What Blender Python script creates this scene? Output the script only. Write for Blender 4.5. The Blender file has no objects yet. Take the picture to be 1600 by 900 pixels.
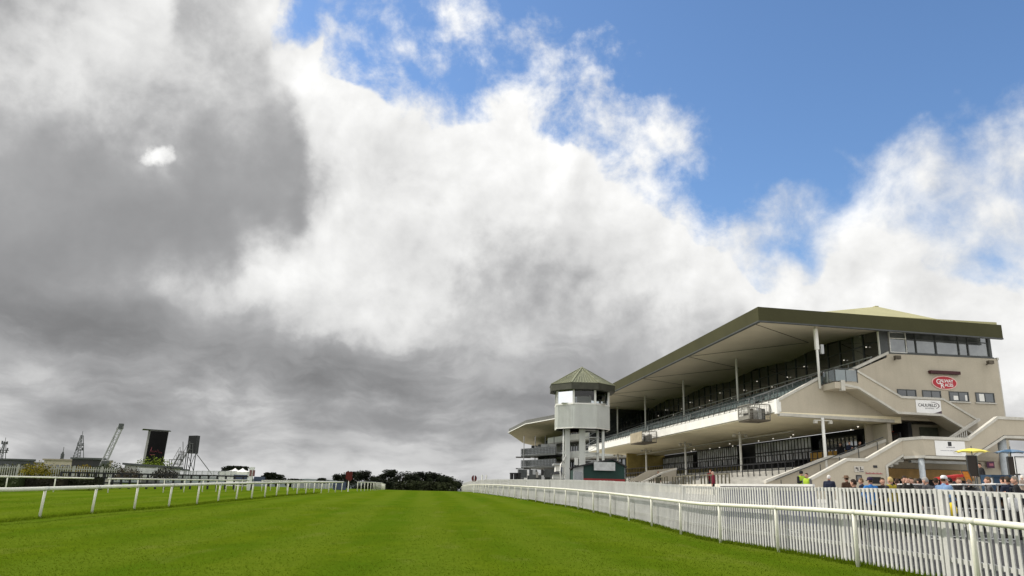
import bpy, bmesh, math, random
import numpy as np
from mathutils import Vector, Matrix, Quaternion
R = math.radians
rnd = random.Random(7)
SC = bpy.context.scene
COL = SC.collection

# ------------------------------------------------------------------ camera
CAM_H = 1.4
camd = bpy.data.cameras.new('camera'); camd.lens = 26.98; camd.sensor_width = 36.0
camd.clip_start = 0.1; camd.clip_end = 9000
cam = bpy.data.objects.new('camera', camd); COL.objects.link(cam)
cam.matrix_world = Matrix(((0.99967506, -0.02549061, 0.0, 0.0),
                           (-0.00654729, -0.25676759, -0.96645100, 0.0),
                           (0.02463542, 0.96613697, -0.25685105, CAM_H),
                           (0, 0, 0, 1)))
SC.camera = cam

# ------------------------------------------------------------------ light
SUN_AZ, SUN_EL = -70.0, 44.0          # degrees; azimuth from straight ahead (+Y) towards the right (+X)
sund = bpy.data.lights.new('sun', 'SUN'); sund.energy = 3.8
sund.angle = R(1.5); sund.color = (1.0, 0.94, 0.84)
sun = bpy.data.objects.new('sun', sund); COL.objects.link(sun)
sdir = Vector((math.sin(R(SUN_AZ)) * math.cos(R(SUN_EL)), math.cos(R(SUN_AZ)) * math.cos(R(SUN_EL)), math.sin(R(SUN_EL))))
sun.rotation_euler = (-sdir).to_track_quat('-Z', 'Y').to_euler()
sun.location = (0, 0, 60)

SC.view_settings.view_transform = 'Standard'; SC.view_settings.look = 'None'
SC.view_settings.exposure = 0.0; SC.view_settings.gamma = 1.0; SC.view_settings.use_curve_mapping = False
SC.render.engine = 'CYCLES'
SC.cycles.use_denoising = True
SC.cycles.max_bounces = 6; SC.cycles.diffuse_bounces = 3; SC.cycles.glossy_bounces = 3
SC.cycles.transparent_max_bounces = 8; SC.cycles.caustics_reflective = False; SC.cycles.caustics_refractive = False
SC.cycles.sample_clamp_indirect = 6.0

# ------------------------------------------------------------------ sky: Nishita blue with a broken cloud deck laid out by direction
SKY_ROWS = {
-60:[(0,165),(100,180),(200,235),(300,170),(400,215),(500,240,.2),(600,240,.6),(700,240,.6),(800,240,.2),(900,0,0),(1600,0,0)],
0:[(0,165),(100,185),(160,215),(200,245),(240,250),(300,168),(380,200),(430,235),(455,245,.75),(500,235,.35),(550,240,.6),(600,245,.75),(650,235,.45),(700,240,.65),(750,235,.5),(800,230,.25),(850,225,.05),(900,220,0),(1600,220,0)],
50:[(0,165),(100,190),(190,215),(225,252),(260,180),(300,162),(350,180),(400,208),(440,240,.8),(470,240,.15),(505,250,.85),(550,240,.3),(600,240,.45),(650,240,.6),(700,240,.75),(750,235,.5),(800,235,.4),(850,230,.2),(930,225,.25),(980,225,0),(1600,220,0)],
100:[(0,170),(100,205),(150,220),(200,190),(300,182),(350,175),(400,170),(440,205),(500,252,1),(550,240,.5),(600,235,.25),(650,235,.45),(700,235,.4),(750,235,.55),(800,228,.85),(850,230,.75),(900,230,.45),(950,232,.65),(1000,230,.5),(1050,230,.25),(1100,225,0),(1160,225,.05),(1500,225,0),(1600,225,.15)],
150:[(0,178),(100,190),(170,215),(230,190),(300,190),(350,182),(400,166),(450,180),(480,235),(520,252),(570,253),(600,250,.9),(650,246,.7),(700,240,.55),(750,238,.3),(800,235,.85),(850,232,.7),(900,232,.45),(950,236,.7),(1000,236,.5),(1050,230,.35),(1100,225,0),(1165,228,.2),(1220,225,0),(1450,225,.0),(1500,228,.3),(1550,235,.65),(1600,238,.9)],
200:[(0,160),(100,165),(200,178),(300,172),(400,156),(450,150),(480,215),(500,248),(550,254),(600,250),(650,252),(700,254),(750,253),(800,244,.95),(850,238,.85),(900,232,.6),(950,240,.75),(1000,244,.95),(1050,240,.9),(1100,230,.6),(1140,225,.05),(1200,225,0),(1320,225,.05),(1400,225,.3),(1450,226,.45),(1500,226,.6),(1550,228,.7),(1600,230,.8)],
240:[(0,150),(100,150),(200,152),(235,175),(253,228),(275,175),(300,152),(400,150),(450,150),(475,200),(500,236),(550,238),(600,228),(650,248),(700,251),(800,246),(880,242),(920,240,.9),(950,236,.65),(1000,238,.85),(1050,238,.9),(1100,230,.75),(1130,228,.3),(1170,225,.02),(1260,225,.02),(1300,226,.35),(1350,226,.5),(1400,226,.6),(1500,222,.75),(1600,222,.8)],
300:[(0,145),(100,140),(200,138),(300,138),(400,146),(450,153),(475,180),(500,236),(550,244),(600,240),(650,226),(700,240),(750,242),(800,236),(900,240),(950,240),(1000,238,.85),(1050,236,.75),(1090,230,.3),(1130,228,.12),(1180,230,.5),(1220,232,.8),(1260,230,.75),(1310,228,.5),(1350,234,.75),(1400,230,.8),(1500,226,.85),(1600,230,.9)],
350:[(0,141),(100,138),(200,134),(300,134),(400,140),(440,148),(475,225),(500,242),(550,247),(600,242),(650,212),(680,214),(720,230),(760,212),(800,200),(850,206),(900,232),(950,238),(1000,240),(1050,238,.85),(1100,232,.5),(1150,232,.7),(1200,232,.85),(1250,232,.85),(1300,228,.85),(1350,235,.95),(1400,236,.95),(1470,230,.85),(1550,238,.95),(1600,234,.85)],
400:[(0,136),(100,140),(200,150),(250,160),(300,150),(350,152),(380,205),(410,246),(450,240),(500,246),(550,242),(600,222),(650,212),(700,216),(750,196),(800,186),(850,186),(900,202),(950,216),(1000,232),(1050,238),(1100,240),(1150,238,.85),(1200,234,.55),(1240,232,.45),(1290,236,.85),(1350,242,1),(1400,240),(1450,234,.85),(1500,230,.75),(1550,230,.7),(1600,232,.85)],
440:[(0,130),(60,140),(100,158),(200,182),(270,210),(300,205),(350,215),(400,232),(450,242),(500,238),(550,243),(600,228),(650,202),(700,192),(750,182),(800,176),(850,176),(900,182),(950,194),(1000,206),(1050,224),(1100,234),(1160,238),(1200,234,.8),(1240,232,.55),(1280,242,.95),(1350,248),(1400,245),(1450,238,.95),(1550,228,.85),(1600,226,.8)],
480:[(0,130),(100,136),(200,145),(300,160),(400,185),(450,205),(500,225),(550,238),(570,240),(600,222),(650,205),(700,195),(750,188),(800,185),(900,185),(1000,200),(1100,216),(1200,228),(1300,240),(1400,242),(1500,236),(1600,230)],
515:[(0,130),(100,132),(200,135),(300,140),(400,158),(450,185),(500,205),(550,222),(580,228),(600,200),(650,185),(700,182),(800,180),(900,182),(1000,195),(1100,205),(1200,217),(1400,236),(1600,236)],
550:[(0,170),(60,168),(100,160),(200,142),(300,138),(400,138),(500,145),(550,152),(600,160),(700,172),(800,176),(900,178),(1000,190),(1100,203),(1600,236)],
575:[(0,178),(100,178),(150,172),(200,162),(300,150),(400,140),(500,140),(600,150),(700,160),(800,170),(900,175),(1000,186),(1600,234)],
600:[(0,165),(60,160),(100,165),(150,175),(200,178),(300,170),(400,162),(500,150),(550,165),(600,150),(700,148),(800,152),(900,160),(1000,174),(1600,232)],
620:[(0,180),(60,165),(100,150),(150,155),(200,165),(250,175),(300,182),(350,190),(400,180),(500,180),(600,172),(650,187),(700,170),(750,158),(800,152),(850,155),(1000,172),(1600,229)],
640:[(0,205),(30,215),(60,185),(90,162),(150,158),(200,160),(250,170),(300,178),(350,185),(400,175),(450,182),(500,165),(600,172),(650,160),(700,185),(750,195),(800,195),(830,185),(900,170),(1600,226)],
660:[(0,215),(30,205),(60,190),(100,170),(150,165),(200,175),(250,178),(300,175),(350,165),(400,172),(450,170),(500,165),(550,172),(600,175),(700,168),(750,172),(800,165),(900,168),(1600,222)],
675:[(0,190),(100,180),(150,190),(200,195),(250,190),(300,185),(330,172),(400,188),(450,173),(500,160),(600,170),(700,172),(800,165),(900,168),(1600,220)],
700:[(0,190),(100,185),(150,205),(200,210),(260,200),(300,205),(350,195),(400,178),(450,170),(500,165),(600,172),(700,168),(800,165),(900,168),(1600,218)],
735:[(0,202),(200,202),(300,198),(400,195),(500,188),(600,182),(700,180),(800,182),(1600,215)],
760:[(0,205),(300,200),(500,190),(700,180),(900,190),(1600,215)],
}
# each entry: (bearing px, brightness 0-255[, cloud cover 0-1]) read along rows of the 1600 x 900 photograph; turned here into azimuth and elevation
def sky_table():
    cr, cu, cb = (Vector(cam.matrix_world.col[i][:3]) for i in range(3))
    ys = sorted(SKY_ROWS)
    def sample(x, y):
        y = min(max(y, ys[0]), ys[-1]); x = min(max(x, 0), 1600)
        i = max(0, min(len(ys) - 2, int(np.searchsorted(ys, y, side='right')) - 1)); t = (y - ys[i]) / (ys[i + 1] - ys[i]); out = []
        for k in (i, i + 1):
            r = SKY_ROWS[ys[k]]; xs = [p[0] for p in r]
            out.append((np.interp(x, xs, [p[1] if p[1] else 225 for p in r]), np.interp(x, xs, [(p[2] if len(p) > 2 else 1.0) for p in r])))
        s = out[0][0] * (1 - t) + out[1][0] * t; c = out[0][1] * (1 - t) + out[1][1] * t
        if c < .999: c *= 1 - .06 * min(1, max(0, (x - 1080) / 150)) * min(1, max(0, (430 - y) / 60))
        if y < 470: s += float(np.interp(s, [160, 200, 230], [14, 9, 0]))
        return s / 255, c
    tab = []
    for a in SKY_AZ:
        col = []
        for e in SKY_EL:
            d = Vector((math.sin(R(a)) * math.cos(R(e)), math.cos(R(a)) * math.cos(R(e)), math.sin(R(e))))
            f = -d.dot(cb); col.append(sample(800 + 1199 * d.dot(cr) / f, 450 - 1199 * d.dot(cu) / f))
        tab.append(col)
    return tab
SKY_AZ = [-42 + 2 * i for i in range(43)]
SKY_EL = [0, 1, 2, 3, 4, 5, 6, 7, 8, 9, 10, 11, 12.5, 14, 15.5, 17, 18.5, 20, 21.5, 23, 24.5, 26, 28, 30, 32, 34, 36, 38]
SKY_TAB = sky_table()

def build_world():
    w = bpy.data.worlds.new('World'); SC.world = w; w.use_nodes = True
    nt = w.node_tree; nt.nodes.clear(); L = nt.links.new
    def N(t, **k):
        n = nt.nodes.new(t)
        for a, b in k.items(): setattr(n, a, b)
        return n
    def put(sock, v):
        if hasattr(v, 'is_output') or isinstance(v, bpy.types.NodeSocket): L(v, sock)
        else: sock.default_value = v
    def M(op, a, b=None, c=None, clamp=False):
        n = N('ShaderNodeMath', operation=op, use_clamp=clamp); put(n.inputs[0], a)
        if b is not None: put(n.inputs[1], b)
        if c is not None: put(n.inputs[2], c)
        return n.outputs[0]
    def VM(op, a, b=None, sc=None):
        n = N('ShaderNodeVectorMath', operation=op); put(n.inputs[0], a)
        if b is not None: put(n.inputs[1], b)
        if sc is not None: put(n.inputs['Scale'], sc)
        return n.outputs[0]
    def MR(v, a, b, c=0.0, d=1.0, smooth=True):
        n = N('ShaderNodeMapRange'); n.interpolation_type = 'SMOOTHSTEP' if smooth else 'LINEAR'
        put(n.inputs[0], v); put(n.inputs[1], a); put(n.inputs[2], b); put(n.inputs[3], c); put(n.inputs[4], d)
        return n.outputs[0]
    def NOISE(vec, scale, detail, rough, dist=0.0, dims='3D'):
        n = N('ShaderNodeTexNoise', noise_dimensions=dims); n.normalize = True
        L(vec, n.inputs['Vector']); n.inputs['Scale'].default_value = scale; n.inputs['Detail'].default_value = detail
        n.inputs['Roughness'].default_value = rough; n.inputs['Distortion'].default_value = dist
        return n
    tc = N('ShaderNodeTexCoord'); d = VM('NORMALIZE', tc.outputs['Generated'])
    sx = N('ShaderNodeSeparateXYZ'); L(d, sx.inputs[0])
    x, y, z = sx.outputs
    zc = M('ADD', M('MAXIMUM', z, 0.0), 0.22)
    px = M('DIVIDE', x, zc); py = M('DIVIDE', y, zc)
    cp = N('ShaderNodeCombineXYZ'); L(px, cp.inputs[0]); L(py, cp.inputs[1]); cp.inputs[2].default_value = 3.7
    P = cp.outputs[0]
    # direction-space noise keeps billows round; plane-space noise flattens them towards the horizon
    low = MR(z, 0.06, 0.24)                                  # 0 near horizon, 1 higher up
    wa = NOISE(d, 6.5, 9.0, 0.52, 0.0)
    wc = VM('SUBTRACT', wa.outputs['Color'], (0.5, 0.5, 0.5))
    wamp = MR(z, 0.0, 0.20, 0.03, 0.14)
    dw = VM('ADD', d, VM('SCALE', wc, sc=wamp))
    sw = N('ShaderNodeSeparateXYZ'); L(VM('NORMALIZE', dw), sw.inputs[0])
    az = M('MULTIPLY', M('ARCTAN2', sw.outputs[0], sw.outputs[1]), 57.29578)
    el = M('MULTIPLY', M('ARCSINE', sw.outputs[2]), 57.29578)
    e01 = MR(el, SKY_EL[0], SKY_EL[-1], smooth=False)
    prev = None
    for i, (a, row) in enumerate(zip(SKY_AZ, SKY_TAB)):
        r = N('ShaderNodeValToRGB'); cr = r.color_ramp; cr.interpolation = 'B_SPLINE'
        for k, e in enumerate(SKY_EL):
            s, c = row[k]
            p = (e - SKY_EL[0]) / (SKY_EL[-1] - SKY_EL[0])
            if k == 0: q = cr.elements[0]; q.position = 0.0
            elif k == len(SKY_EL) - 1: q = cr.elements[-1]; q.position = 1.0
            else: q = cr.elements.new(p)
            q.color = (s, c, 0, 1)
        L(e01, r.inputs[0])
        if prev is None: prev = r.outputs[0]
        else:
            mx = N('ShaderNodeMix', data_type='RGBA'); L(MR(az, SKY_AZ[i - 1], a), mx.inputs[0])
            L(prev, mx.inputs[6]); L(r.outputs[0], mx.inputs[7]); prev = mx.outputs[2]
    # overhead and behind: an unseen deck, whitened to fill the shaded walls
    out_f = M('MAXIMUM', MR(M('ABSOLUTE', az), 48.0, 75.0), MR(el, 42.0, 60.0))
    mx = N('ShaderNodeMix', data_type='RGBA'); L(out_f, mx.inputs[0]); L(prev, mx.inputs[6]); mx.inputs[7].default_value = (1.0, 0.90, 0, 1)
    sp = N('ShaderNodeSeparateColor'); L(mx.outputs[2], sp.inputs[0])
    shade, cover = sp.outputs[0], sp.outputs[1]
    # fractal edges
    n1 = NOISE(d, 13.0, 11.0, 0.60, 0.15).outputs[0]
    n2 = NOISE(P, 2.4, 9.0, 0.55, 0.1).outputs[0]
    cov = M('ADD', cover, MR(cover, 0.86, 1.0, 0.0, 0.75))
    dn = M('ADD', cov, M('MULTIPLY', M('SUBTRACT', n1, 0.5), MR(az, 8.0, 24.0, 2.3, 1.35)))
    thin = MR(dn, 0.34, 1.06)                                # opacity
    # relief: density difference towards the sun lights one flank of each billow
    dl = VM('ADD', d, tuple(0.016 * v for v in sdir))
    n1b = NOISE(dl, 13.0, 6.0, 0.55, 0.15).outputs[0]
    n1c = NOISE(d, 13.0, 6.0, 0.55, 0.15).outputs[0]
    rel = M('MULTIPLY', M('SUBTRACT', n1c, n1b), M('MULTIPLY', low, MR(shade, 0.55, 0.9, 0.10, 0.36)))
    db = VM('MULTIPLY', dw, (1.0, 1.0, 3.0))
    band = NOISE(db, 6.5, 9.0, 0.55, 0.2).outputs[0]
    big = NOISE(d, 5.0, 6.0, 0.5, 0.2).outputs[0]
    sh = M('ADD', shade, rel)
    sh = M('ADD', sh, M('ADD', M('MULTIPLY', M('SUBTRACT', n2, 0.5), MR(z, 0.02, 0.22, 0.12, 0.05)), M('MULTIPLY', MR(band, 0.32, 0.68, -0.5, 0.5), MR(z, 0.09, 0.26, 0.20, 0.01))))
    sh = M('ADD', sh, M('MULTIPLY', M('SUBTRACT', big, 0.5), MR(shade, 0.55, 0.9, 0.08, 0.20)))
    # crisp billow edges between lit and shaded masses
    fine = NOISE(d, 22.0, 10.0, 0.62, 0.2).outputs[0]
    sf = M('ADD', sh, M('MULTIPLY', M('SUBTRACT', fine, 0.5), MR(z, 0.03, 0.25, 0.06, 0.20)))
    crisp = MR(sf, 0.64, 0.86, 0.58, 0.97)
    cm = N('ShaderNodeMix', data_type='FLOAT'); L(MR(z, 0.05, 0.25, 0.12, 0.36), cm.inputs[0]); L(sh, cm.inputs[2]); L(crisp, cm.inputs[3]); sh = cm.outputs[0]
    body = NOISE(d, 7.5, 6.0, 0.50, 0.4).outputs[0]       # soft grey folds inside the white masses
    sh = M('ADD', sh, M('MULTIPLY', M('SUBTRACT', body, 0.56), MR(shade, 0.6, 0.9, 0.10, 0.34)))
    sh = M('MINIMUM', M('MAXIMUM', sh, 0.40), 1.0)
    # one small bright hole torn in the dark deck, upper left
    hole = Vector((-0.4125, 0.8311, 0.3730)).normalized()
    dt = N('ShaderNodeVectorMath', operation='DOT_PRODUCT'); L(VM('NORMALIZE', VM('ADD', d, VM('SCALE', VM('SUBTRACT', NOISE(d, 16.0, 6.0, 0.6).outputs['Color'], (0.5, 0.5, 0.5)), sc=0.075))), dt.inputs[0]); dt.inputs[1].default_value = hole
    sh = M('ADD', sh, M('MULTIPLY', MR(dt.outputs['Value'], 0.99978, 1.0), 0.27)); sh = M('MINIMUM', sh, 1.0)
    lin = M('POWER', sh, 2.2)
    tint = N('ShaderNodeMix', data_type='RGBA'); L(MR(sh, 0.5, 0.95), tint.inputs[0])
    tint.inputs[6].default_value = (0.995, 1.0, 1.02, 1); tint.inputs[7].default_value = (1.0, 0.998, 0.985, 1)
    gain = M('MULTIPLY_ADD', out_f, 0.30, 1.0)                  # extra brightness in the unseen deck, added as fill light
    lin = M('MULTIPLY', lin, gain)
    cl = N('ShaderNodeVectorMath', operation='SCALE'); L(tint.outputs[2], cl.inputs[0]); L(M('MULTIPLY', lin, 7.1), cl.inputs['Scale'])
    sky = N('ShaderNodeTexSky', sky_type='NISHITA'); sky.sun_disc = False
    sky.sun_elevation = R(SUN_EL); sky.sun_rotation = R(SUN_AZ % 360); sky.altitude = 0.0
    sky.air_density = 1.0; sky.dust_density = 0.6; sky.ozone_density = 1.2
    st = N('ShaderNodeVectorMath', operation='MULTIPLY'); L(sky.outputs[0], st.inputs[0]); st.inputs[1].default_value = SKY_TINT
    fin = N('ShaderNodeMix', data_type='RGBA'); L(thin, fin.inputs[0]); L(st.outputs[0], fin.inputs[6]); L(cl.outputs[0], fin.inputs[7])
    bg = N('ShaderNodeBackground'); bg.inputs['Strength'].default_value = 0.15; L(fin.outputs[2], bg.inputs['Color'])
    o = N('ShaderNodeOutputWorld'); L(bg.outputs[0], o.inputs['Surface'])
    w.cycles.sampling_method = 'MANUAL'; w.cycles.sample_map_resolution = 512
SKY_TINT = (0.79, 0.97, 1.15)
build_world()

# ------------------------------------------------------------------ mesh helpers
class MB:
    """collects faces in world coordinates; build() links them as ONE object"""
    def __init__(s): s.v = []; s.f = []
    def add(s, vs, fs):
        n = len(s.v); s.v += [tuple(p) for p in vs]; s.f += [tuple(i + n for i in f) for f in fs]; return s
    def poly(s, pts): return s.add(pts, [tuple(range(len(pts)))])
    def hexa(s, a, b):
        """two quads (bottom ring a, top ring b)"""
        return s.add(list(a) + list(b), [(3, 2, 1, 0), (4, 5, 6, 7), (0, 1, 5, 4), (1, 2, 6, 5), (2, 3, 7, 6), (3, 0, 4, 7)])
    def box(s, c, d, rz=0.0):
        cx, cy, cz = c; hx, hy, hz = d[0] / 2, d[1] / 2, d[2] / 2; cs, sn = math.cos(rz), math.sin(rz)
        q = [(cx + a * cs - b * sn, cy + a * sn + b * cs) for a, b in ((-hx, -hy), (hx, -hy), (hx, hy), (-hx, hy))]
        return s.hexa([(p[0], p[1], cz - hz) for p in q], [(p[0], p[1], cz + hz) for p in q])
    def prism(s, pts, vec):
        n = len(pts); v = Vector(vec); a = [Vector(p) for p in pts]; b = [p + v for p in a]
        return s.add(a + b, [tuple(reversed(range(n))), tuple(range(n, 2 * n))] + [(i, (i + 1) % n, n + (i + 1) % n, n + i) for i in range(n)])
    def path(s, pts, r, n=8, caps=True, r1=None):
        pts = [Vector(p) for p in pts]; base = len(s.v); m = len(pts)
        for i, p in enumerate(pts):
            t = (pts[min(i + 1, m - 1)] - pts[max(i - 1, 0)]).normalized()
            ref = Vector((0, 0, 1)) if abs(t.z) < 0.9 else Vector((1, 0, 0))
            a = t.cross(ref).normalized(); b = a.cross(t).normalized()
            rr = r if r1 is None else r + (r1 - r) * i / max(1, m - 1)
            for k in range(n):
                th = 2 * math.pi * (k + .5) / n; s.v.append(tuple(p + a * (math.cos(th) * rr) + b * (math.sin(th) * rr)))
        for i in range(m - 1):
            for k in range(n):
                s.f.append((base + i * n + k, base + i * n + (k + 1) % n, base + (i + 1) * n + (k + 1) % n, base + (i + 1) * n + k))
        if caps:
            s.f.append(tuple(base + k for k in reversed(range(n)))); s.f.append(tuple(base + (m - 1) * n + k for k in range(n)))
        return s
    def bar(s, p0, p1, w, h):
        """square-section bar, w across (horizontal), h vertical"""
        p0 = Vector(p0); p1 = Vector(p1); t = (p1 - p0).normalized()
        ref = Vector((0, 0, 1)) if abs(t.z) < 0.95 else Vector((0, 1, 0))
        a = t.cross(ref).normalized() * (w / 2); b = a.cross(t).normalized() * (h / 2)
        q = lambda p: [p - a - b, p + a - b, p + a + b, p - a + b]
        return s.hexa(q(p0), q(p1))
    def lathe(s, prof, n=16, c=(0, 0, 0)):
        base = len(s.v); m = len(prof)
        for r, z in prof:
            for k in range(n):
                th = 2 * math.pi * k / n; s.v.append((c[0] + r * math.cos(th), c[1] + r * math.sin(th), c[2] + z))
        for i in range(m - 1):
            for k in range(n):
                s.f.append((base + i * n + k, base + i * n + (k + 1) % n, base + (i + 1) * n + (k + 1) % n, base + (i + 1) * n + k))
        return s
    def build(s, name, mat, parent=None, origin=None, smooth=False, bevel=0.0):
        off = Vector((0, 0, 0))
        if parent is not None:
            q = parent
            while q is not None: off += q.location; q = q.parent
        if origin is not None: off += Vector(origin)
        me = bpy.data.meshes.new(name)
        me.from_pydata([(x - off.x, y - off.y, z - off.z) for x, y, z in s.v], [], s.f)
        bm = bmesh.new(); bm.from_mesh(me); bmesh.ops.recalc_face_normals(bm, faces=bm.faces)
        if bevel: bmesh.ops.bevel(bm, geom=bm.edges[:], offset=bevel, segments=1, affect='EDGES', profile=0.5)
        bm.to_mesh(me); bm.free()
        if mat: me.materials.append(mat)
        if smooth: me.polygons.foreach_set('use_smooth', [True] * len(me.polygons))
        o = bpy.data.objects.new(name, me); COL.objects.link(o)
        if parent is not None: o.parent = parent
        if origin is not None: o.location = origin
        return o

def tag(o, label=None, cat=None, group=None, kind=None):
    if label: o['label'] = label
    if cat: o['category'] = cat
    if group: o['group'] = group
    if kind: o['kind'] = kind
    return o
def empty(name, loc, label, cat, group=None, rz=0.0):
    o = bpy.data.objects.new(name, None); COL.objects.link(o); o.location = loc; o.rotation_euler.z = rz
    o.empty_display_size = 0.3
    return tag(o, label, cat, group)
def copy_tree(o, parent=None):
    c = o.copy(); COL.objects.link(c)
    if parent is not None: c.parent = parent
    for ch in [k for k in KIDS.get(o.name, [])]: copy_tree(ch, c)
    return c
KIDS = {}
def note_kids(root):
    for o in root.children: KIDS.setdefault(root.name, []).append(o); note_kids(o)

# camera-free picking used only to lay out far things: a bearing and elevation seen from the spectator spot, at a real distance
CR = Vector((0.99967506, -0.00654729, 0.02463542)); CU = Vector((-0.02549061, -0.25676759, 0.96613697)); CB = Vector((0, -0.966451, -0.25685105))
def at(px, py, Y):
    r = CR * (px - 800) - CU * (py - 450) - CB * 1199.0
    return Vector((0, 0, CAM_H)) + r * (Y / r.y)

# ------------------------------------------------------------------ terrain profile
_ZY = [-60, 0, 10, 15, 20, 28, 36, 45, 54, 66, 82, 92, 110, 136, 165, 250, 400, 6000]
_ZZ = [-.4, -.3, -.2, -.06, -.02, -.02,    .16, .34, .50, .66, .86, .98, 1.13, 1.255, 1.16, -.5, -2, -2]
def zt(Y): return float(np.interp(Y, _ZY, _ZZ))
_FY = [-20, 10, 18.5, 23, 27.5, 43, 54, 66, 82, 98, 128, 170, 230]
_FX = [11.2, 9.0, 8.25, 7.75, 7.15, 5.75, 4.35, 2.75, .55, -2.0, -5.3, -9.4, -14]
def xf(Y): return float(np.interp(Y, _FY, _FX))            # running rail on the stand side
def za(x, Y):                                               # apron surface behind the picket fence
    lat = x - xf(Y)
    base = zt(Y)
    return base + float(np.interp(lat, [.5, 3.7, 7.0, 10.5], [0, .42, .46, .98])) + 0.01

# ------------------------------------------------------------------ materials
def pm(name, col, rough=0.7, var=0.18, scale=2.0, var2=0.10, scale2=25.0, spec=0.3, metal=0.0, bump=0.0, streak=0.0, dirt=(0.18, 0.16, 0.12), tr=0.0):
    m = bpy.data.materials.new(name); m.use_nodes = True; nt = m.node_tree; L = nt.links.new; p = nt.nodes['Principled BSDF']
    tc = nt.nodes.new('ShaderNodeTexCoord')
    def noise(sc, det=4, vec=None):
        n = nt.nodes.new('ShaderNodeTexNoise'); n.inputs['Scale'].default_value = sc; n.inputs['Detail'].default_value = det
        L(vec or tc.outputs['Object'], n.inputs['Vector']); return n.outputs[0]
    def mr(v, a, b, c, d):
        n = nt.nodes.new('ShaderNodeMapRange'); L(v, n.inputs[0])
        for i, q in enumerate((a, b, c, d)): n.inputs[i + 1].default_value = q
        return n.outputs[0]
    n1 = mr(noise(scale), .3, .7, 1 - var, 1 + var); n2 = mr(noise(scale2, 2), .3, .7, 1 - var2, 1 + var2)
    mu = nt.nodes.new('ShaderNodeMath'); mu.operation = 'MULTIPLY'; L(n1, mu.inputs[0]); L(n2, mu.inputs[1])
    sc = nt.nodes.new('ShaderNodeVectorMath'); sc.operation = 'SCALE'; sc.inputs[0].default_value = col[:3]; L(mu.outputs[0], sc.inputs['Scale'])
    out = sc.outputs[0]
    if streak:
        mp = nt.nodes.new('ShaderNodeMapping'); mp.inputs['Scale'].default_value = (1, 1, .08); L(tc.outputs['Object'], mp.inputs[0])
        f = mr(noise(3.0, 5, mp.outputs[0]), .5, .78, 0, streak)
        mx = nt.nodes.new('ShaderNodeMix'); mx.data_type = 'RGBA'; L(f, mx.inputs[0]); L(out, mx.inputs[6]); mx.inputs[7].default_value = (*dirt, 1); out = mx.outputs[2]
    L(out, p.inputs['Base Color'])
    p.inputs['Roughness'].default_value = rough; p.inputs['Specular IOR Level'].default_value = spec; p.inputs['Metallic'].default_value = metal
    if bump:
        b = nt.nodes.new('ShaderNodeBump'); b.inputs['Strength'].default_value = bump; b.inputs['Distance'].default_value = .02
        L(noise(scale2, 4), b.inputs['Height']); L(b.outputs[0], p.inputs['Normal'])
    return m
def glassy(name, col, fac, rough=0.03, wav=0.02):
    """dark glazing: sheen of the sky over an unlit room"""
    m = bpy.data.materials.new(name); m.use_nodes = True; nt = m.node_tree; L = nt.links.new
    nt.nodes.clear(); o = nt.nodes.new('ShaderNodeOutputMaterial')
    d = nt.nodes.new('ShaderNodeBsdfDiffuse'); g = nt.nodes.new('ShaderNodeBsdfGlossy'); g.inputs['Roughness'].default_value = rough
    g.inputs['Color'].default_value = (.92, .95, .97, 1)
    mx = nt.nodes.new('ShaderNodeMixShader'); lw = nt.nodes.new('ShaderNodeLayerWeight'); lw.inputs['Blend'].default_value = .35
    mr = nt.nodes.new('ShaderNodeMapRange'); L(lw.outputs['Facing'], mr.inputs[0]); mr.inputs[3].default_value = fac; mr.inputs[4].default_value = min(1, fac + .55)
    tc = nt.nodes.new('ShaderNodeTexCoord'); n = nt.nodes.new('ShaderNodeTexNoise'); n.inputs['Scale'].default_value = .9; L(tc.outputs['Object'], n.inputs['Vector'])
    cr = nt.nodes.new('ShaderNodeMapRange'); L(n.outputs[0], cr.inputs[0]); cr.inputs[1].default_value = .3; cr.inputs[2].default_value = .7; cr.inputs[3].default_value = .5; cr.inputs[4].default_value = 1.6
    sc = nt.nodes.new('ShaderNodeVectorMath'); sc.operation = 'SCALE'; sc.inputs[0].default_value = col[:3]; L(cr.outputs[0], sc.inputs['Scale']); L(sc.outputs[0], d.inputs['Color'])
    b = nt.nodes.new('ShaderNodeBump'); b.inputs['Strength'].default_value = wav; b.inputs['Distance'].default_value = .1; L(n.outputs[0], b.inputs['Height']); L(b.outputs[0], g.inputs['Normal'])
    L(mr.outputs[0], mx.inputs[0]); L(d.outputs[0], mx.inputs[1]); L(g.outputs[0], mx.inputs[2]); L(mx.outputs[0], o.inputs['Surface'])
    return m
def lamp_mat(name, col, s):
    m = bpy.data.materials.new(name); m.use_nodes = True; p = m.node_tree.nodes['Principled BSDF']
    p.inputs['Base Color'].default_value = (*col, 1); p.inputs['Emission Color'].default_value = (*col, 1); p.inputs['Emission Strength'].default_value = s
    return m

WHITE = pm('white_pvc', (.68, .67, .58), .45, .05, 1.5, .04, 20, .4, streak=.25, dirt=(.45, .45, .32))
SLEEVE = pm('rail_sleeve', (.60, .60, .53), .5, .1, 3, .05, 20, .3, streak=.3, dirt=(.35, .36, .25))
PICKET = pm('picket_paint', (.52, .515, .50), .6, .10, 1.0, .06, 15, .3, streak=.35, dirt=(.40, .40, .36))
WPAINT = pm('white_paint', (.78, .77, .73), .6, .06, 1.0, .04, 12, .3, streak=.15, dirt=(.5, .48, .42))
COPING = pm('coping_render', (.52, .50, .45), .75, .10, 1.5, .06, 12, .2, streak=.35, dirt=(.36, .34, .28))
RENDER = pm('beige_render', (.46, .412, .33), .85, .05, .8, .04, 14, .15, bump=.12, streak=.20, dirt=(.32, .285, .225))
SOFFIT = pm('soffit_panel', (.64, .57, .46), .8, .05, .5, .03, 8, .15)
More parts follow.
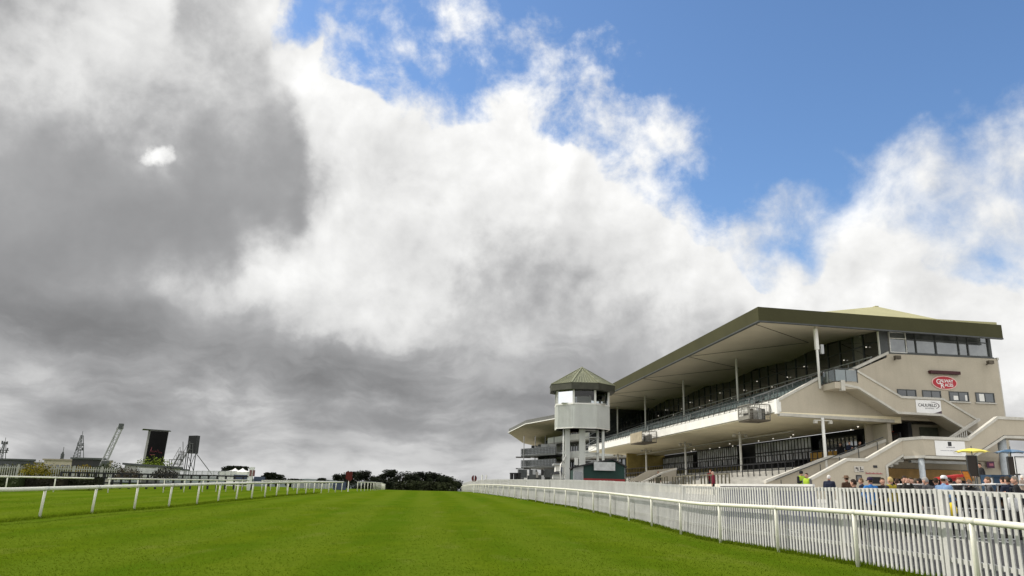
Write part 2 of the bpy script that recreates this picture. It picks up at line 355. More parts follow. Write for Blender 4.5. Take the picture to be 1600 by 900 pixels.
SOFFIT2 = pm('warm_soffit', (.84, .76, .56), .8, .06, .5, .03, 8, .15)
FASCIA = pm('olive_fascia', (.056, .054, .026), .6, .08, .6, .04, 8, .10)
ROOFM = pm('olive_roof_sheet', (.38, .355, .185), .6, .06, .8, .04, 9, .4)
STEEL = pm('galvanised_steel', (.42, .43, .43), .45, .15, 2, .08, 20, .5, metal=.3)
DKSTEEL = pm('dark_steel', (.06, .065, .065), .5, .2, 2, .1, 20, .4)
BLACK = pm('black_board', (.016, .016, .018), .5, .2, 2, .1, 20, .35)
CONC = pm('concrete', (.36, .35, .32), .9, .15, .7, .12, 10, .2, bump=.3)
TERR = pm('terrace_concrete', (.36, .35, .32), .9, .15, .7, .12, 10, .2)
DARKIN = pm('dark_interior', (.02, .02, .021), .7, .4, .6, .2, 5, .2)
GLASS = glassy('dark_glazing', (.012, .013, .013), .05)
WGLASS = glassy('sky_glazing', (.02, .024, .026), .10)
PGLASS = glassy('pale_glazing', (.10, .105, .11), .14, .06, .05)
DULL = pm('dull_timber', (.10, .085, .065), .85, .3, 2, .2, 14)

# ------------------------------------------------------------------ ground
def grass_mat():
    m = bpy.data.materials.new('turf'); m.use_nodes = True; nt = m.node_tree; L = nt.links.new; p = nt.nodes['Principled BSDF']
    g = nt.nodes.new('ShaderNodeNewGeometry')
    def noise(sc, det=4, sx=1, sy=1, rough=.55):
        mp = nt.nodes.new('ShaderNodeMapping'); mp.inputs['Scale'].default_value = (sx, sy, 1); mp.inputs['Rotation'].default_value = (0, 0, R(-7)); L(g.outputs['Position'], mp.inputs[0])
        n = nt.nodes.new('ShaderNodeTexNoise'); n.inputs['Scale'].default_value = sc; n.inputs['Detail'].default_value = det; n.inputs['Roughness'].default_value = rough
        L(mp.outputs[0], n.inputs['Vector']); return n.outputs[0]
    def mr(v, a, b, c=0, d=1):
        n = nt.nodes.new('ShaderNodeMapRange'); L(v, n.inputs[0])
        for i, q in enumerate((a, b, c, d)): n.inputs[i + 1].default_value = q
        return n.outputs[0]
    def mix(f, a, b):
        n = nt.nodes.new('ShaderNodeMix'); n.data_type = 'RGBA'; L(f, n.inputs[0])
        for i, c in ((6, a), (7, b)):
            if isinstance(c, tuple): n.inputs[i].default_value = (*c, 1)
            else: L(c, n.inputs[i])
        return n.outputs[2]
    c = mix(mr(noise(.35, 5), .35, .65), (.060, .100, .0045), (.086, .124, .006))
    c = mix(mr(noise(.55, 3, 1, .07), .42, .62, 0, .55), c, (.050, .104, .005))        # along-track mowing and wear
    sp = nt.nodes.new('ShaderNodeSeparateXYZ'); L(g.outputs['Position'], sp.inputs[0])
    m1 = nt.nodes.new('ShaderNodeMath'); m1.operation = 'MULTIPLY_ADD'; L(sp.outputs[1], m1.inputs[0]); m1.inputs[1].default_value = .105; L(sp.outputs[0], m1.inputs[2])
    m2 = nt.nodes.new('ShaderNodeMath'); m2.operation = 'MULTIPLY_ADD'; L(noise(.25, 2), m2.inputs[0]); m2.inputs[1].default_value = 1.2; L(m1.outputs[0], m2.inputs[2])
    m3 = nt.nodes.new('ShaderNodeMath'); m3.operation = 'MULTIPLY'; L(m2.outputs[0], m3.inputs[0]); m3.inputs[1].default_value = 1.9
    m4 = nt.nodes.new('ShaderNodeMath'); m4.operation = 'SINE'; L(m3.outputs[0], m4.inputs[0])
    c = mix(mr(m4.outputs[0], -.6, .6, 0, .55), c, (.100, .138, .012))
    c = mix(mr(noise(.9, 5, 1, .35), .56, .72, 0, .5), c, (.125, .142, .028))
    c = mix(mr(noise(3.5, 4), .50, .75, 0, .6), c, (.048, .086, .0035))
    c = mix(mr(noise(22, 3), .48, .72, 0, .55), c, (.048, .080, .0035))
    c = mix(mr(noise(1.3, 4), .60, .74, 0, .35), c, (.12, .132, .015))
    c = mix(mr(noise(60, 2), .52, .75, 0, .5), c, (.10, .135, .009))
    L(c, p.inputs['Base Color']); p.inputs['Roughness'].default_value = 1; p.inputs['Specular IOR Level'].default_value = 0
    b = nt.nodes.new('ShaderNodeBump'); b.inputs['Strength'].default_value = .7; b.inputs['Distance'].default_value = .05; L(noise(14, 6, rough=.7), b.inputs['Height']); L(b.outputs[0], p.inputs['Normal'])
    return m
TURF = grass_mat()
def build_ground():
    xs = sorted(set([-4000, -1500, -600, -300, -150, -100, -80] + [round(-60 + 1.5 * i, 2) for i in range(51)] + [20, 30, 60, 150, 600, 4000]))
    ys = sorted(set([-300, -60, -20, 0, 5] + [8 + i * 1.0 for i in range(60)] + [68 + 3 * i for i in range(45)] + [210, 230, 250, 300, 350, 400, 600, 1500, 6000]))
    rng = np.random.default_rng(3)
    vs = []; fs = []
    for j, y in enumerate(ys):
        for i, x in enumerate(xs):
            z = zt(y) + .03 * math.sin(x * .31 + y * .17) * math.sin(y * .23 - x * .11)
            if x > xf(y) + 1.6: z -= 0.5
            vs.append((x, y, z))
    n = len(xs)
    for j in range(len(ys) - 1):
        for i in range(n - 1): fs.append((j * n + i, j * n + i + 1, (j + 1) * n + i + 1, (j + 1) * n + i))
    b = MB(); b.v = vs; b.f = fs; o = b.build('ground', TURF, smooth=True); tag(o, kind='structure')
    b = MB(); ys2 = [-60, -20, 0] + [6 + 2 * i for i in range(130)]; lat = [.28, .5, 2, 3.7, 7.0, 8.2, 10.5, 11.5, 20, 60, 300]
    for y in ys2:
        for l in lat: b.v.append((xf(y) + l, y, za(xf(y) + l, y) + (0.0 if l > .3 else -.2)))
    n = len(lat)
    for j in range(len(ys2) - 1):
        for i in range(n - 1): b.f.append((j * n + i, j * n + i + 1, (j + 1) * n + i + 1, (j + 1) * n + i))
    tar = pm('apron_tarmac', (.045, .044, .045), .9, .25, .35, .2, 9, .25, bump=.3)
    tag(b.build('apron', tar, smooth=True), kind='structure')
    b = MB(); lat = [8.2, 10.5, 11.5, 20, 60, 300]; n = len(lat)
    for y in ys2:
        for l in lat: b.v.append((xf(y) + l, y, za(xf(y) + l, y) + .006))
    for j in range(len(ys2) - 1):
        for i in range(n - 1): b.f.append((j * n + i, j * n + i + 1, (j + 1) * n + i + 1, (j + 1) * n + i))
    tag(b.build('pavement', pm('concourse_concrete', (.40, .39, .36), .9, .15, .3, .15, 8, .2, bump=.2), smooth=True), kind='structure')
build_ground()
def build_grass():
    """uncountable blades of the near turf"""
    rng = np.random.default_rng(11); n = 120000
    u = rng.random(n); Y = 11 + 38 * u ** 1.7; X = -Y * .75 + rng.random(n) * (Y * 1.5)
    ok = X < np.interp(Y, _FY, _FX) + .25; X = X[ok]; Y = Y[ok]
    # taller unmown fringe along the foot of the fence and the left rail
    k = 26000; Y2 = 11 + 60 * rng.random(k) ** 1.3; X2 = np.interp(Y2, _FY, _FX) - .02 + rng.normal(0, .16, k)
    Y3 = 27 + 50 * rng.random(9000); X3 = np.interp(Y3, [17, 29.5, 36, 43, 52, 62, 78, 90], [-17.7, -17.4, -17.2, -17.0, -17.3, -17.8, -18.4, -18.6]) + rng.normal(0, .12, 9000)
    X2 = np.concatenate([X2, X3]); Y2 = np.concatenate([Y2, Y3]); k += 9000
    X = np.concatenate([X, X2]); Y = np.concatenate([Y, Y2]); hh = np.concatenate([.010 + .022 * rng.random(len(X) - k), .05 + .10 * rng.random(k)])
    n = len(X); Z = np.interp(Y, _ZY, _ZZ) + .03 * np.sin(X * .31 + Y * .17) * np.sin(Y * .23 - X * .11) - .004
    th = rng.random(n) * 6.283; w = .005 + .005 * rng.random(n) + .0004 * Y; lean = rng.normal(0, .02, (n, 2)) * (hh / .04)[:, None]
    a = np.stack([X - w * np.cos(th), Y - w * np.sin(th), Z], 1); c = np.stack([X + w * np.cos(th), Y + w * np.sin(th), Z], 1)
    t = np.stack([X + lean[:, 0], Y + lean[:, 1], Z + hh], 1)
    V = np.stack([a, c, t], 1).reshape(-1, 3)
    me = bpy.data.meshes.new('grass'); me.vertices.add(3 * n); me.vertices.foreach_set('co', V.ravel().astype(np.float32))
    me.loops.add(3 * n); me.loops.foreach_set('vertex_index', np.arange(3 * n, dtype=np.int32))
    me.polygons.add(n); me.polygons.foreach_set('loop_start', np.arange(0, 3 * n, 3, dtype=np.int32))
    me.update(calc_edges=True); me.validate()
    m = bpy.data.materials.new('grass_blade'); m.use_nodes = True; nt = m.node_tree; p = nt.nodes['Principled BSDF']; L = nt.links.new
    g = nt.nodes.new('ShaderNodeNewGeometry'); no = nt.nodes.new('ShaderNodeTexNoise'); no.inputs['Scale'].default_value = 2.2; no.inputs['Detail'].default_value = 8; L(g.outputs['Position'], no.inputs['Vector'])
    cr = nt.nodes.new('ShaderNodeValToRGB'); L(no.outputs[0], cr.inputs[0])
    cr.color_ramp.elements[0].position = .32; cr.color_ramp.elements[0].color = (.085, .135, .006, 1); cr.color_ramp.elements[1].position = .72; cr.color_ramp.elements[1].color = (.125, .175, .010, 1)
    di = nt.nodes.new('ShaderNodeBsdfDiffuse'); tl = nt.nodes.new('ShaderNodeBsdfTranslucent'); ad = nt.nodes.new('ShaderNodeMixShader'); ad.inputs[0].default_value = .5
    L(cr.outputs[0], di.inputs[0]); L(cr.outputs[0], tl.inputs[0]); L(di.outputs[0], ad.inputs[1]); L(tl.outputs[0], ad.inputs[2]); L(ad.outputs[0], nt.nodes['Material Output'].inputs['Surface']); nt.nodes.remove(p)
    me.materials.append(m); o = bpy.data.objects.new('grass', me); COL.objects.link(o)
    tag(o, 'short mown green grass of the racetrack turf', 'grass', kind='stuff')
build_grass()

# ------------------------------------------------------------------ running rails and picket fence
def running_rail(name, pts, label, spacing, height=1.1, r=.06, pr=.045, group='white plastic running rails', lean=(0, 0), start=0.0, droop=True):
    """pts: ground line (x, y); rail on top, posts along it"""
    P = [Vector((p[0], p[1], 0)) for p in pts]
    seg = [(P[i + 1] - P[i]).length for i in range(len(P) - 1)]; tot = sum(seg)
    def pos(s):
        for i, l in enumerate(seg):
            if s <= l or i == len(seg) - 1:
                q = P[i].lerp(P[i + 1], s / l); return Vector((q.x, q.y, zt(q.y)))
            s -= l
    root = empty(name, pos(0), label, 'rail', group)
    sl = MB(); m = max(2, int(tot / 1.2)); lv = Vector((lean[0], lean[1], 0))
    top = [pos(tot * i / m) + lv + Vector((0, 0, height - r)) for i in range(m + 1)]
    if droop: top = [top[0] - Vector((0, 0, 0.02))] + top[1:]
    MB().path(top, r, 10).build('rail', WHITE, root, smooth=True)
    s = start; k = 0
    while s <= tot and k < 100:
        q = pos(s)
        MB().path([q + Vector((0, 0, -.1)), q + lv * .55 + Vector((0, 0, height * .55)), q + lv + Vector((0, 0, height - r * 1.2))], pr, 8).build('post', WHITE, root, smooth=True)
        qt = pos(min(tot, s + .3)) - q; qt.normalize()
        if k < 14:                                              # jointing sleeve and strap where the tube sits on its post
            c = q + lv + Vector((0, 0, height - r)); MB().path([c - qt * .14, c + qt * .14], r * 1.07, 10, caps=True).build('sleeve', SLEEVE, root, smooth=True)
        s += spacing; k += 1
    return root
# left of the track
LX = [(-17.7, 17), (-17.4, 29.5), (-17.2, 36), (-17.0, 43), (-17.3, 52), (-17.8, 62), (-18.4, 78), (-18.6, 90)]
running_rail('running_rail', LX, 'long white rail on slanting posts bordering the left of the track', 3.5, 1.14, .075, .05, lean=(.05, 0), start=2.45)
running_rail('running_rail', [(-18.0, 95.5), (-18.9, 112), (-21.2, 134), (-24.5, 160)], 'short white rail dropping over the far crest, beyond the red flag', 3.4, 1.14, .06, .05, start=.3)
def gx(px, Y): return (at(px, 760, Y).x, Y)
running_rail('running_rail', [gx(-160, 54), gx(60, 58), gx(145, 60)], 'white rail behind the near one, in front of the dark brush hedge', 3.0, 1.1, .06, .045, start=.2)
running_rail('running_rail', [gx(169, 61), gx(260, 66), gx(330, 72), gx(375, 80), gx(392, 86)], 'white rail in front of the black post fence, ending at the red and white sign', 2.6, 1.1, .055, .045, start=.05)
running_rail('running_rail', [gx(409, 82), gx(455, 92), gx(500, 108), gx(528, 124)], 'faint far white rail seen between posts left of the red flag', 2.8, 1.1, .05, .04, start=.05)
# stand side
RY = [9.5, 13, 18.5, 23, 27.5, 35, 43, 54, 66, 82, 98, 113, 128, 150, 172]
running_rail('running_rail', [(xf(y) - .34, y) for y in RY], 'heavy white tube rail with square posts in front of the picket fence', 4.0, 1.24, .058, .047, start=.75)

def picket_fence():
    ys = [7.9]; bay = 3.8
    while ys[-1] < 170: ys.append(ys[-1] + bay if ys[-1] < 60 else ys[-1] + bay * 1.5)
    root = empty('picket_fence', (xf(7.9), 7.9, zt(7.9)), 'tall white picket fence between turf and tarmac in front of the grandstand', 'fence')
    g = random.Random(5); HH = lambda y: float(np.interp(y, [12, 22, 36], [1.71, 1.74, 1.81]))
    for i in range(len(ys) - 1):
        y0, y1 = ys[i], ys[i + 1]; A = Vector((xf(y0), y0, zt(y0))); B = Vector((xf(y1), y1, zt(y1)))
        d = (B - A); L = d.length; t = d / L; side = Vector((t.y, -t.x, 0)).normalized()
        dz = g.uniform(-.012, .012); H = HH(y0)
        if i < 95: MB().bar(A + Vector((0, 0, -.1)) - side * .0, A + Vector((0, 0, H - .02 + dz)) + side * 0, .13, .13).build('post', PICKET, root)
        b = MB(); n = max(8, int(L / .172)); 
        for k in range(n):
            s = (k + .5) / n; q = A + d * s; w = .042 * t; e = side * .011
            top = H + dz + g.uniform(-.008, .008); lo = .03 + g.uniform(0, .03)
            jx = t * g.uniform(-.006, .006)
            q0 = q - side * .075 + Vector((0, 0, lo)); q1 = q - side * .075 + jx + Vector((0, 0, top))
            if abs(s) < .02: continue
            hw = .0365 * t
            b.hexa([q0 - hw - e, q0 + hw - e, q0 + hw + e, q0 - hw + e], [q1 - hw - e, q1 + hw - e, q1 + hw + e, q1 - hw + e])
        b.build('picket_panel', PICKET, root)
    for nm, hz in (('bottom_rail', .42), ('top_rail', None)):
        r = MB(); pts = []
        for y in ys:
            y2 = y + .1; tx = Vector((xf(y2) - xf(y), .1, 0)).normalized(); sd = Vector((tx.y, -tx.x, 0))
            pts.append(Vector((xf(y), y, zt(y) + (HH(y) - .05 if hz is None else hz))) - sd * .02)
        for a, b in zip(pts[:-1], pts[1:]): r.bar(a, b, .06, .085)
        r.build(nm, PICKET, root)
picket_fence()

# ------------------------------------------------------------------ main grandstand: frame u (along the front, away from us), v (front to back), z
GO = Vector((19.55, 56.0, 0)); D1 = Vector((-.118387, .992968, 0)); D2 = Vector((.992968, .118387, 0))
def S(u, v, z): return GO + D1 * u + D2 * v + Vector((0, 0, z))
def sbox(b, u0, u1, v0, v1, z0, z1):
    return b.hexa([S(u0, v0, z0), S(u1, v0, z0), S(u1, v1, z0), S(u0, v1, z0)], [S(u0, v0, z1), S(u1, v0, z1), S(u1, v1, z1), S(u0, v1, z1)])
def vz(b, pts, u0, u1):
    """polygon in the (v, z) plane extruded from u0 to u1"""
    return b.prism([S(u0, v, z) for v, z in pts], D1 * (u1 - u0))
def uz(b, pts, v0, v1): return b.prism([S(u, v0, z) for u, z in pts], D2 * (v1 - v0))
UE = 62.0
def text_mesh(name, txt, size, mat, parent, place, ext=.012, spacing=1.0, align='CENTER', shear=0.0):
    """lettering as a mesh; place(x, y, d) maps letter plane (x right, y up, d out) to the world"""
    cu = bpy.data.curves.new(name, 'FONT'); cu.body = txt; cu.size = size; cu.extrude = ext; cu.align_x = align; cu.space_character = spacing; cu.shear = shear; cu.offset = size * .012
    ob = bpy.data.objects.new(name, cu); COL.objects.link(ob)
    me = ob.evaluated_get(bpy.context.evaluated_depsgraph_get()).to_mesh()
    b = MB(); b.v = [tuple(place(v.co.x, v.co.y, v.co.z)) for v in me.vertices]; b.f = [tuple(p.vertices) for p in me.polygons]
    bpy.data.objects.remove(ob); bpy.data.curves.remove(cu)
    return b.build(name, mat, parent)

def grandstand():
    g = empty('grandstand', S(0, 0, 1.0), 'large beige grandstand with olive roof, raked terraces and outside stairs', 'grandstand')
    # --- roof
    b = MB(); z = 14.86
    sbox(b, -.9, UE, -1.4, 17.6, 14.62, z)
    b.build('roof_deck', ROOFM, g)
    b = MB()
    A, B_, C, D = S(-1.0, 2.9, 14.82), S(-1.0, 13.4, 14.72), S(UE, 13.4, 14.8), S(UE, 2.0, 14.8); R0, R1 = S(4, 11.1, 16.9), S(UE - 4, 11.1, 16.9)
    b.add([A, B_, C, D, R0, R1], [(0, 4, 1), (0, 3, 5, 4), (1, 4, 5, 2), (2, 5, 3), (0, 1, 2, 3)])
    rf = b.build('roof', ROOFM, g)
    rb = MB(); rb.bar(R0 + Vector((0, 0, .03)), R1 + Vector((0, 0, .03)), .3, .06); rb.build('ridge_cap', ROOFM, rf)
    b = MB(); sbox(b, -1.1, UE, -1.6, -1.42, 13.97, 15.0); b.build('front_fascia', FASCIA, g)
    b = MB(); vz(b, [(-1.415, 13.97), (17.8, 13.6), (17.8, 14.62), (-1.415, 14.995)], -1.1, -.93); b.build('side_fascia', FASCIA, g)
    b = MB(); sbox(b, -1.12, UE, -1.64, -1.38, 13.87, 13.965); vz(b, [(-1.37, 13.87), (17.82, 13.50), (17.82, 13.595), (-1.37, 13.965)], -1.12, -.90); b.build('drip_edge', DKSTEEL, g)
    # --- pleated soffit, one shallow vault a bay
    cu = [-.92, 0.0, 14.6, 29.2, 43.8, 57.9, UE]
    b = MB()
    def bay(u0, u1):
        um = (u0 + u1) / 2 + 1.0; f0, f1 = S(u0, -1.4, 13.95), S(u1, -1.4, 13.95); k0, k1 = S(u0, 9.0, 13.98), S(u1, 9.0, 13.98)
        ap = S(um, 7.2, 14.52); km = S(um, 9.0, 14.52)
        b.poly([f0, f1, ap]); b.poly([f0, ap, km, k0]); b.poly([f1, k1, km, ap])
        cr.bar(f0.lerp(ap, .02) - Vector((0, 0, .015)), ap - Vector((0, 0, .015)), .05, .03); cr.bar(f1.lerp(ap, .02) - Vector((0, 0, .015)), ap - Vector((0, 0, .015)), .05, .03)
    cr = MB()
    for a, c in zip(cu[1:-1], cu[2:]): bay(a, c)
    b.poly([S(-.92, -1.4, 13.95), S(0, -1.4, 13.95), S(0, 5.2, 13.965), S(0, 9.0, 13.98), S(-.92, 9.0, 13.72), S(-.92, 5.2, 13.80)])
    b.build('soffit', SOFFIT, g); cr.build('soffit_joints', DULL, g)
    # --- columns
    for u in (-.1, 14.6, 29.2, 43.8, 57.8):
        b = MB(); b.path([S(u, 3.3, 9.3), S(u, 3.3, 13.98)], .095, 10)
        c = b.build('column', WPAINT, g, smooth=True)
        if u < 1:
            b = MB(); sbox(b, u - .13, u + .13, 3.17, 3.43, 12.2, 13.8); b.build('loudspeaker', WPAINT, c, bevel=.03)
            b = MB(); sbox(b, u - .12, u + .12, 3.56, 3.78, 11.9, 12.6); b.build('bracket_box', STEEL, c)
    for u in (-.1, 14.6, 29.2, 43.8, 57.8):
        b = MB(); b.path([S(u, 3.3, 2.6), S(u, 3.3, 7.18)], .115, 10); c = b.build('column', WPAINT, g, smooth=True)
        b = MB(); sbox(b, u - .10, u + .10, 2.62, 3.98, 6.945, 7.02); sbox(b, u - .14, u + .14, 2.62, 2.84, 6.76, 6.94); sbox(b, u - .14, u + .14, 3.76, 3.98, 6.76, 6.94)
        b.build('lamp_bracket', COPING, c)
    # --- upper terrace
    b = MB(); n = 10; v0 = .55; dv = .82; dz = .31; pts = [(v0, 7.5), (v0, 8.30)]
    for k in range(n): pts += [(v0 + k * dv, 8.30 + k * dz), (v0 + (k + 1) * dv, 8.30 + k * dz)]
    pts += [(9.6, 8.30 + (n - 1) * dz), (9.6, 7.5)]
    # extruded section (kept as convex slices so the steps shade cleanly)
    for k in range(n):
        sbox(b, .32, UE, v0 + k * dv, v0 + (k + 1) * dv - .004, 7.5, 8.30 + k * dz)
    sbox(b, .32, UE, v0 + n * dv, 9.6, 7.5, 8.3 + (n - 1) * dz)
    b.build('upper_terrace', TERR, g)
    seatm = pm('seat_plastic', (.10, .13, .13), .5, .2, 3, .1, 20, .4)
    for k in range(1, 9):
        vv = v0 + k * dv + .35; zz = 8.3 + k * dz
        for u0_, u1_ in ((1.2, 6.0), (8.0, 20.9), (22.9, 35.5), (37.5, 50.0), (52.0, 59.0)):
            b = MB(); sbox(b, u0_, u1_, vv - .36, vv - .004, zz + .34, zz + .38); u = u0_
            while u < u1_ - .4: sbox(b, u, u + .46, vv - .002, vv + .05, zz + .30, zz + .72); u += .58
            b.build('seat_row', seatm, g)
    b = MB(); b.hexa([S(-.02, .0, 7.40), S(UE, 0, 7.40), S(UE, 9.5, 7.02), S(-.02, 9.5, 7.02)], [S(-.02, .0, 7.48), S(UE, 0, 7.48), S(UE, 9.5, 7.48), S(-.02, 9.5, 7.48)])
    b.build('terrace_soffit', SOFFIT2, g)
    b = MB(); sbox(b, -.06, UE, -.12, .22, 7.50, 8.24); b.build('terrace_band', WPAINT, g, bevel=.02)
    b = MB(); sbox(b, .3, UE, .24, .53, 7.52, 8.55); b.build('inner_upstand', WPAINT, g)
    # railing of the front edge
    b = MB(); u = .4
    while u < UE:
        b.bar(S(u, .05, 8.24), S(u, .30, 9.15), .05, .05); u += 1.22
    for z_, v_ in ((8.48, .115), (8.80, .20), (9.13, .29)): b.bar(S(.2, v_, z_), S(UE, v_, z_), .045, .045)
    b.build('front_railing', DKSTEEL, g)
    for a in (6.6, 21.5, 36.1, 50.6):                       # aisle handrails
        b = MB()
        for s in (0, .95):
            b.bar(S(a + s, 1.0, 9.3), S(a + s, 8.4, 12.1), .05, .05)
            for k in range(5): b.bar(S(a + s, 1.2 + 1.7 * k, 8.3), S(a + s, 1.2 + 1.7 * k, 9.38 + .643 * k), .045, .045)
        b.build('aisle_rail', STEEL, g)
    b = MB(); b.bar(S(.6, 8.05, 12.0), S(UE, 8.05, 12.0), .06, .08)
    for k in range(40): b.bar(S(.8 + 1.55 * k, 8.05, 11.0), S(.8 + 1.55 * k, 8.05, 12.0), .045, .045)
    b.build('rear_railing', STEEL, g)
    # upper glazing
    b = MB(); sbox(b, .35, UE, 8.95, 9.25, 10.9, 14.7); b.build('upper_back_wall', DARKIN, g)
    edges = [.42, 2.6, 4.1] + [4.1 + 1.93 * k for k in range(1, 30)]
    r2 = random.Random(3)
    for i in range(len(edges) - 1):
        a, c = edges[i] + .05, edges[i + 1] - .05
        b = MB(); sbox(b, a, c, 8.70, 8.74, 11.15, 14.25)
        w = b.build('glazing_bay', PGLASS if i == 1 else (WGLASS if r2.random() < .22 else GLASS), g)
        f = MB(); sbox(f, c + .005, c + .095, 8.62, 8.80, 11.12, 14.3); sbox(f, a, c - .0, 8.64, 8.69, 13.2, 13.26); f.build('mullion', DKSTEEL, w)
    b = MB(); sbox(b, .12, .30, 8.45, 8.65, 11.9, 13.9); b.build('corner_post', WPAINT, g)
    for k in range(17):
        b = MB(); u = 2.0 + 3.3 * k; v_ = 8.55; c = S(u, v_, 13.0 - .5 * (k % 3))
        b.lathe([(0.0, 0), (.05, 0), (.06, .06), (.0, .06)], 8, c); b.build('downlight', LAMP, g)
    # --- end wall (our side)
    b = MB()
    vz(b, [(.05, 7.44), (8.9, 7.26), (8.9, 11.9), (4.95, 10.2), (4.95, 9.55), (3.42, 9.55), (3.42, 9.95), (3.29, 9.93), (.05, 8.24)], 0.0, .3)
    vz(b, [(8.9, 7.26), (14.3, 7.26), (14.3, 12.2), (9.0, 12.2), (8.9, 12.1)], .0, .3)
    vz(b, [(14.3, .6), (17.95, .6), (17.95, 12.2), (14.3, 12.2)], .0, .3)
    sbox(b, .3, 20, 17.65, 17.95, .6, 12.2)
    ew = b.build('end_wall', RENDER, g)
    b = MB(); sbox(b, -.05, .36, -.13, .07, 7.36, 8.42); b.build('end_pier', WPAINT, ew, bevel=.02)
    b = MB(); vz(b, [(.08, 7.22), (8.95, 7.03), (8.95, 7.25), (.08, 7.43)], -.05, .32); b.build('string_course', COPING, g)
    b = MB(); vz(b, [(17.97, .6), (18.12, .6), (18.12, 12.15), (17.97, 12.15)], .1, .4); b.build('downpipe', COPING, ew)
    for nm, p0, p1 in (('lower', (.06, 8.24), (3.36, 10.0)), ('upper', (4.9, 10.2), (9.05, 12.16))):
        b = MB(); vz(b, [(p0[0], p0[1] + .004), (p1[0], p1[1] + .004), (p1[0], p1[1] + .22), (p0[0], p0[1] + .22)], -.06, .36); b.build('coping', COPING, g, bevel=.015)
    b = MB(); sbox(b, -.08, .4, 17.9, 18.05, 12.1, 12.28); b.build('wall_cap', COPING, ew)
    # top window strip
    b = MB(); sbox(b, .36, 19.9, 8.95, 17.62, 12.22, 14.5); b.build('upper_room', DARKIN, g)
    b = MB(); sbox(b, .1, .34, 8.50, 9.16, 11.9, 14.1); b.build('dark_corner_panel', DKSTEEL, g)
    pv = [(9.34, 10.62), (10.70, 11.40), (11.48, 13.02), (13.12, 14.92), (15.0, 15.70), (15.78, 17.40)]
    for i, (a, c) in enumerate(pv):
        f = MB()
        sbox(f, .08, .30, a - .04, a, 12.30, 13.95); sbox(f, .08, .30, c, c + .04, 12.30, 13.95); sbox(f, .09, .29, a, c, 12.30, 12.38); sbox(f, .09, .29, a, c, 13.40, 13.45); sbox(f, .09, .29, a, c, 13.88, 13.95)
        w = f.build('window_frame', WPAINT if i == 0 else DKSTEEL, g)
        p = MB(); sbox(p, .17, .20, a + .002, c - .002, 12.38, 13.88); p.build('pane', SKYGLASS, w)
    b = MB(); sbox(b, -.03, .36, 9.06, 17.7, 12.202, 12.295); b.build('window_sill_course', DKSTEEL, g)
    b = MB(); sbox(b, .06, .34, 17.45, 17.66, 12.3, 13.95); b.build('strip_end_post', DKSTEEL, g)
    # four small windows
    for i, (a, c) in enumerate(((9.42, 10.94), (11.42, 12.93), (13.58, 15.18), (15.74, 17.28))):
        f = MB(); z0, z1 = 8.80, 9.54
        sbox(f, -.045, .06, a, a + .07, z0, z1); sbox(f, -.045, .06, c - .07, c, z0, z1); sbox(f, -.04, .06, a + .07, c - .07, z0, z0 + .06); sbox(f, -.04, .06, a + .07, c - .07, z1 - .07, z1); sbox(f, -.035, .05, (a + c) / 2 - .03, (a + c) / 2 + .03, z0 + .06, z1 - .07)
        w = f.build('window_frame', DKSTEEL, g)
        p = MB(); sbox(p, -.012, -.004, a + .07, c - .07, z0 + .06, z1 - .07); p.build('pane', GLASS, w)
        s = MB(); sbox(s, -.10, .0, a - .08, c + .08, z0 - .10, z0 - .004); s.build('sill', COPING, w)
        if i > 1:
            q = MB(); m = (a + c) / 2
            if i == 2: sbox(q, -.020, -.014, a + .35, m - .08, z0 + .1, z0 + .42); sbox(q, -.020, -.014, c - .3, c - .14, z0 + .08, z0 + .5)
            else: sbox(q, -.020, -.014, a + .3, m - .06, z0 + .08, z1 - .1)
            q.build('window_blind', WPAINT, w)
    for vv, zz in ((9.45, 11.75), (17.0, 11.72)):
        b = MB(); b.bar(S(0, vv, zz - .02), S(-.42, vv, zz + .05), .06, .06); sbox(b, -.62, -.32, vv - .24, vv + .18, zz - .04, zz + .22); b.build('floodlight', DULL, g)
    # --- upper outside staircase on the end wall
    st = empty('upper_staircase', (0, 0, 0), None, None); st.parent = g; st.location = Vector((0, 0, 0))
    U0 = -1.72
    b = MB(); sbox(b, U0, -.02, 3.55, 5.35, 9.14, 9.6); b.build('landing_slab', RENDER, st)
    b = MB(); sbox(b, U0 - .06, U0 + .3, 4.0, 4.3, 9.0, 9.75); b.build('landing_pier', COPING, st)
    top = [(5.35, 10.36), (8.55, 8.62), (11.78, 8.6), (14.3, 7.2)]; bot = [(5.35, 9.32), (8.2, 7.66), (11.55, 7.62), (14.3, 6.12)]
    b = MB(); vz(b, [bot[0], bot[1], (8.55, 7.64), top[1], top[0]], U0, U0 + .16); vz(b, [(8.55, 7.66), (11.55, 7.64), (11.78, top[2][1]), top[1]], U0, U0 + .16); vz(b, [bot[2], bot[3], top[3], top[2]], U0, U0 + .16)
    b.build('parapet', RENDER, st)
    def bandline(pts, u0, u1, h, name, mat=COPING):
        b = MB()
        for p, q in zip(pts[:-1], pts[1:]): vz(b, [(p[0], p[1] + .003), (q[0], q[1] + .003), (q[0], q[1] + h), (p[0], p[1] + h)], u0, u1)
        return b.build(name, mat, st)
    bandline(top, U0 - .07, U0 + .23, .16, 'coping'); bandline([(p[0], p[1] - .17) for p in [(4.3, 9.5)] + bot], U0 - .05, U0 + .21, .17, 'base_band')
    b = MB()
    for p, q in zip(bot[:-1], bot[1:]): vz(b, [(p[0], p[1] - .15), (q[0], q[1] - .15), (q[0], q[1] + .1), (p[0], p[1] + .1)], U0 + .2, -.02)
    b.build('stair_slab', RENDER, st)
    b = MB(); 
    for u_, v_ in ((-1.70, 3.6), (-1.70, 4.45), (-1.70, 5.3), (-.1, 3.6), (-.9, 3.6)): b.bar(S(u_, v_, 9.6), S(u_, v_, 10.62), .05, .05)
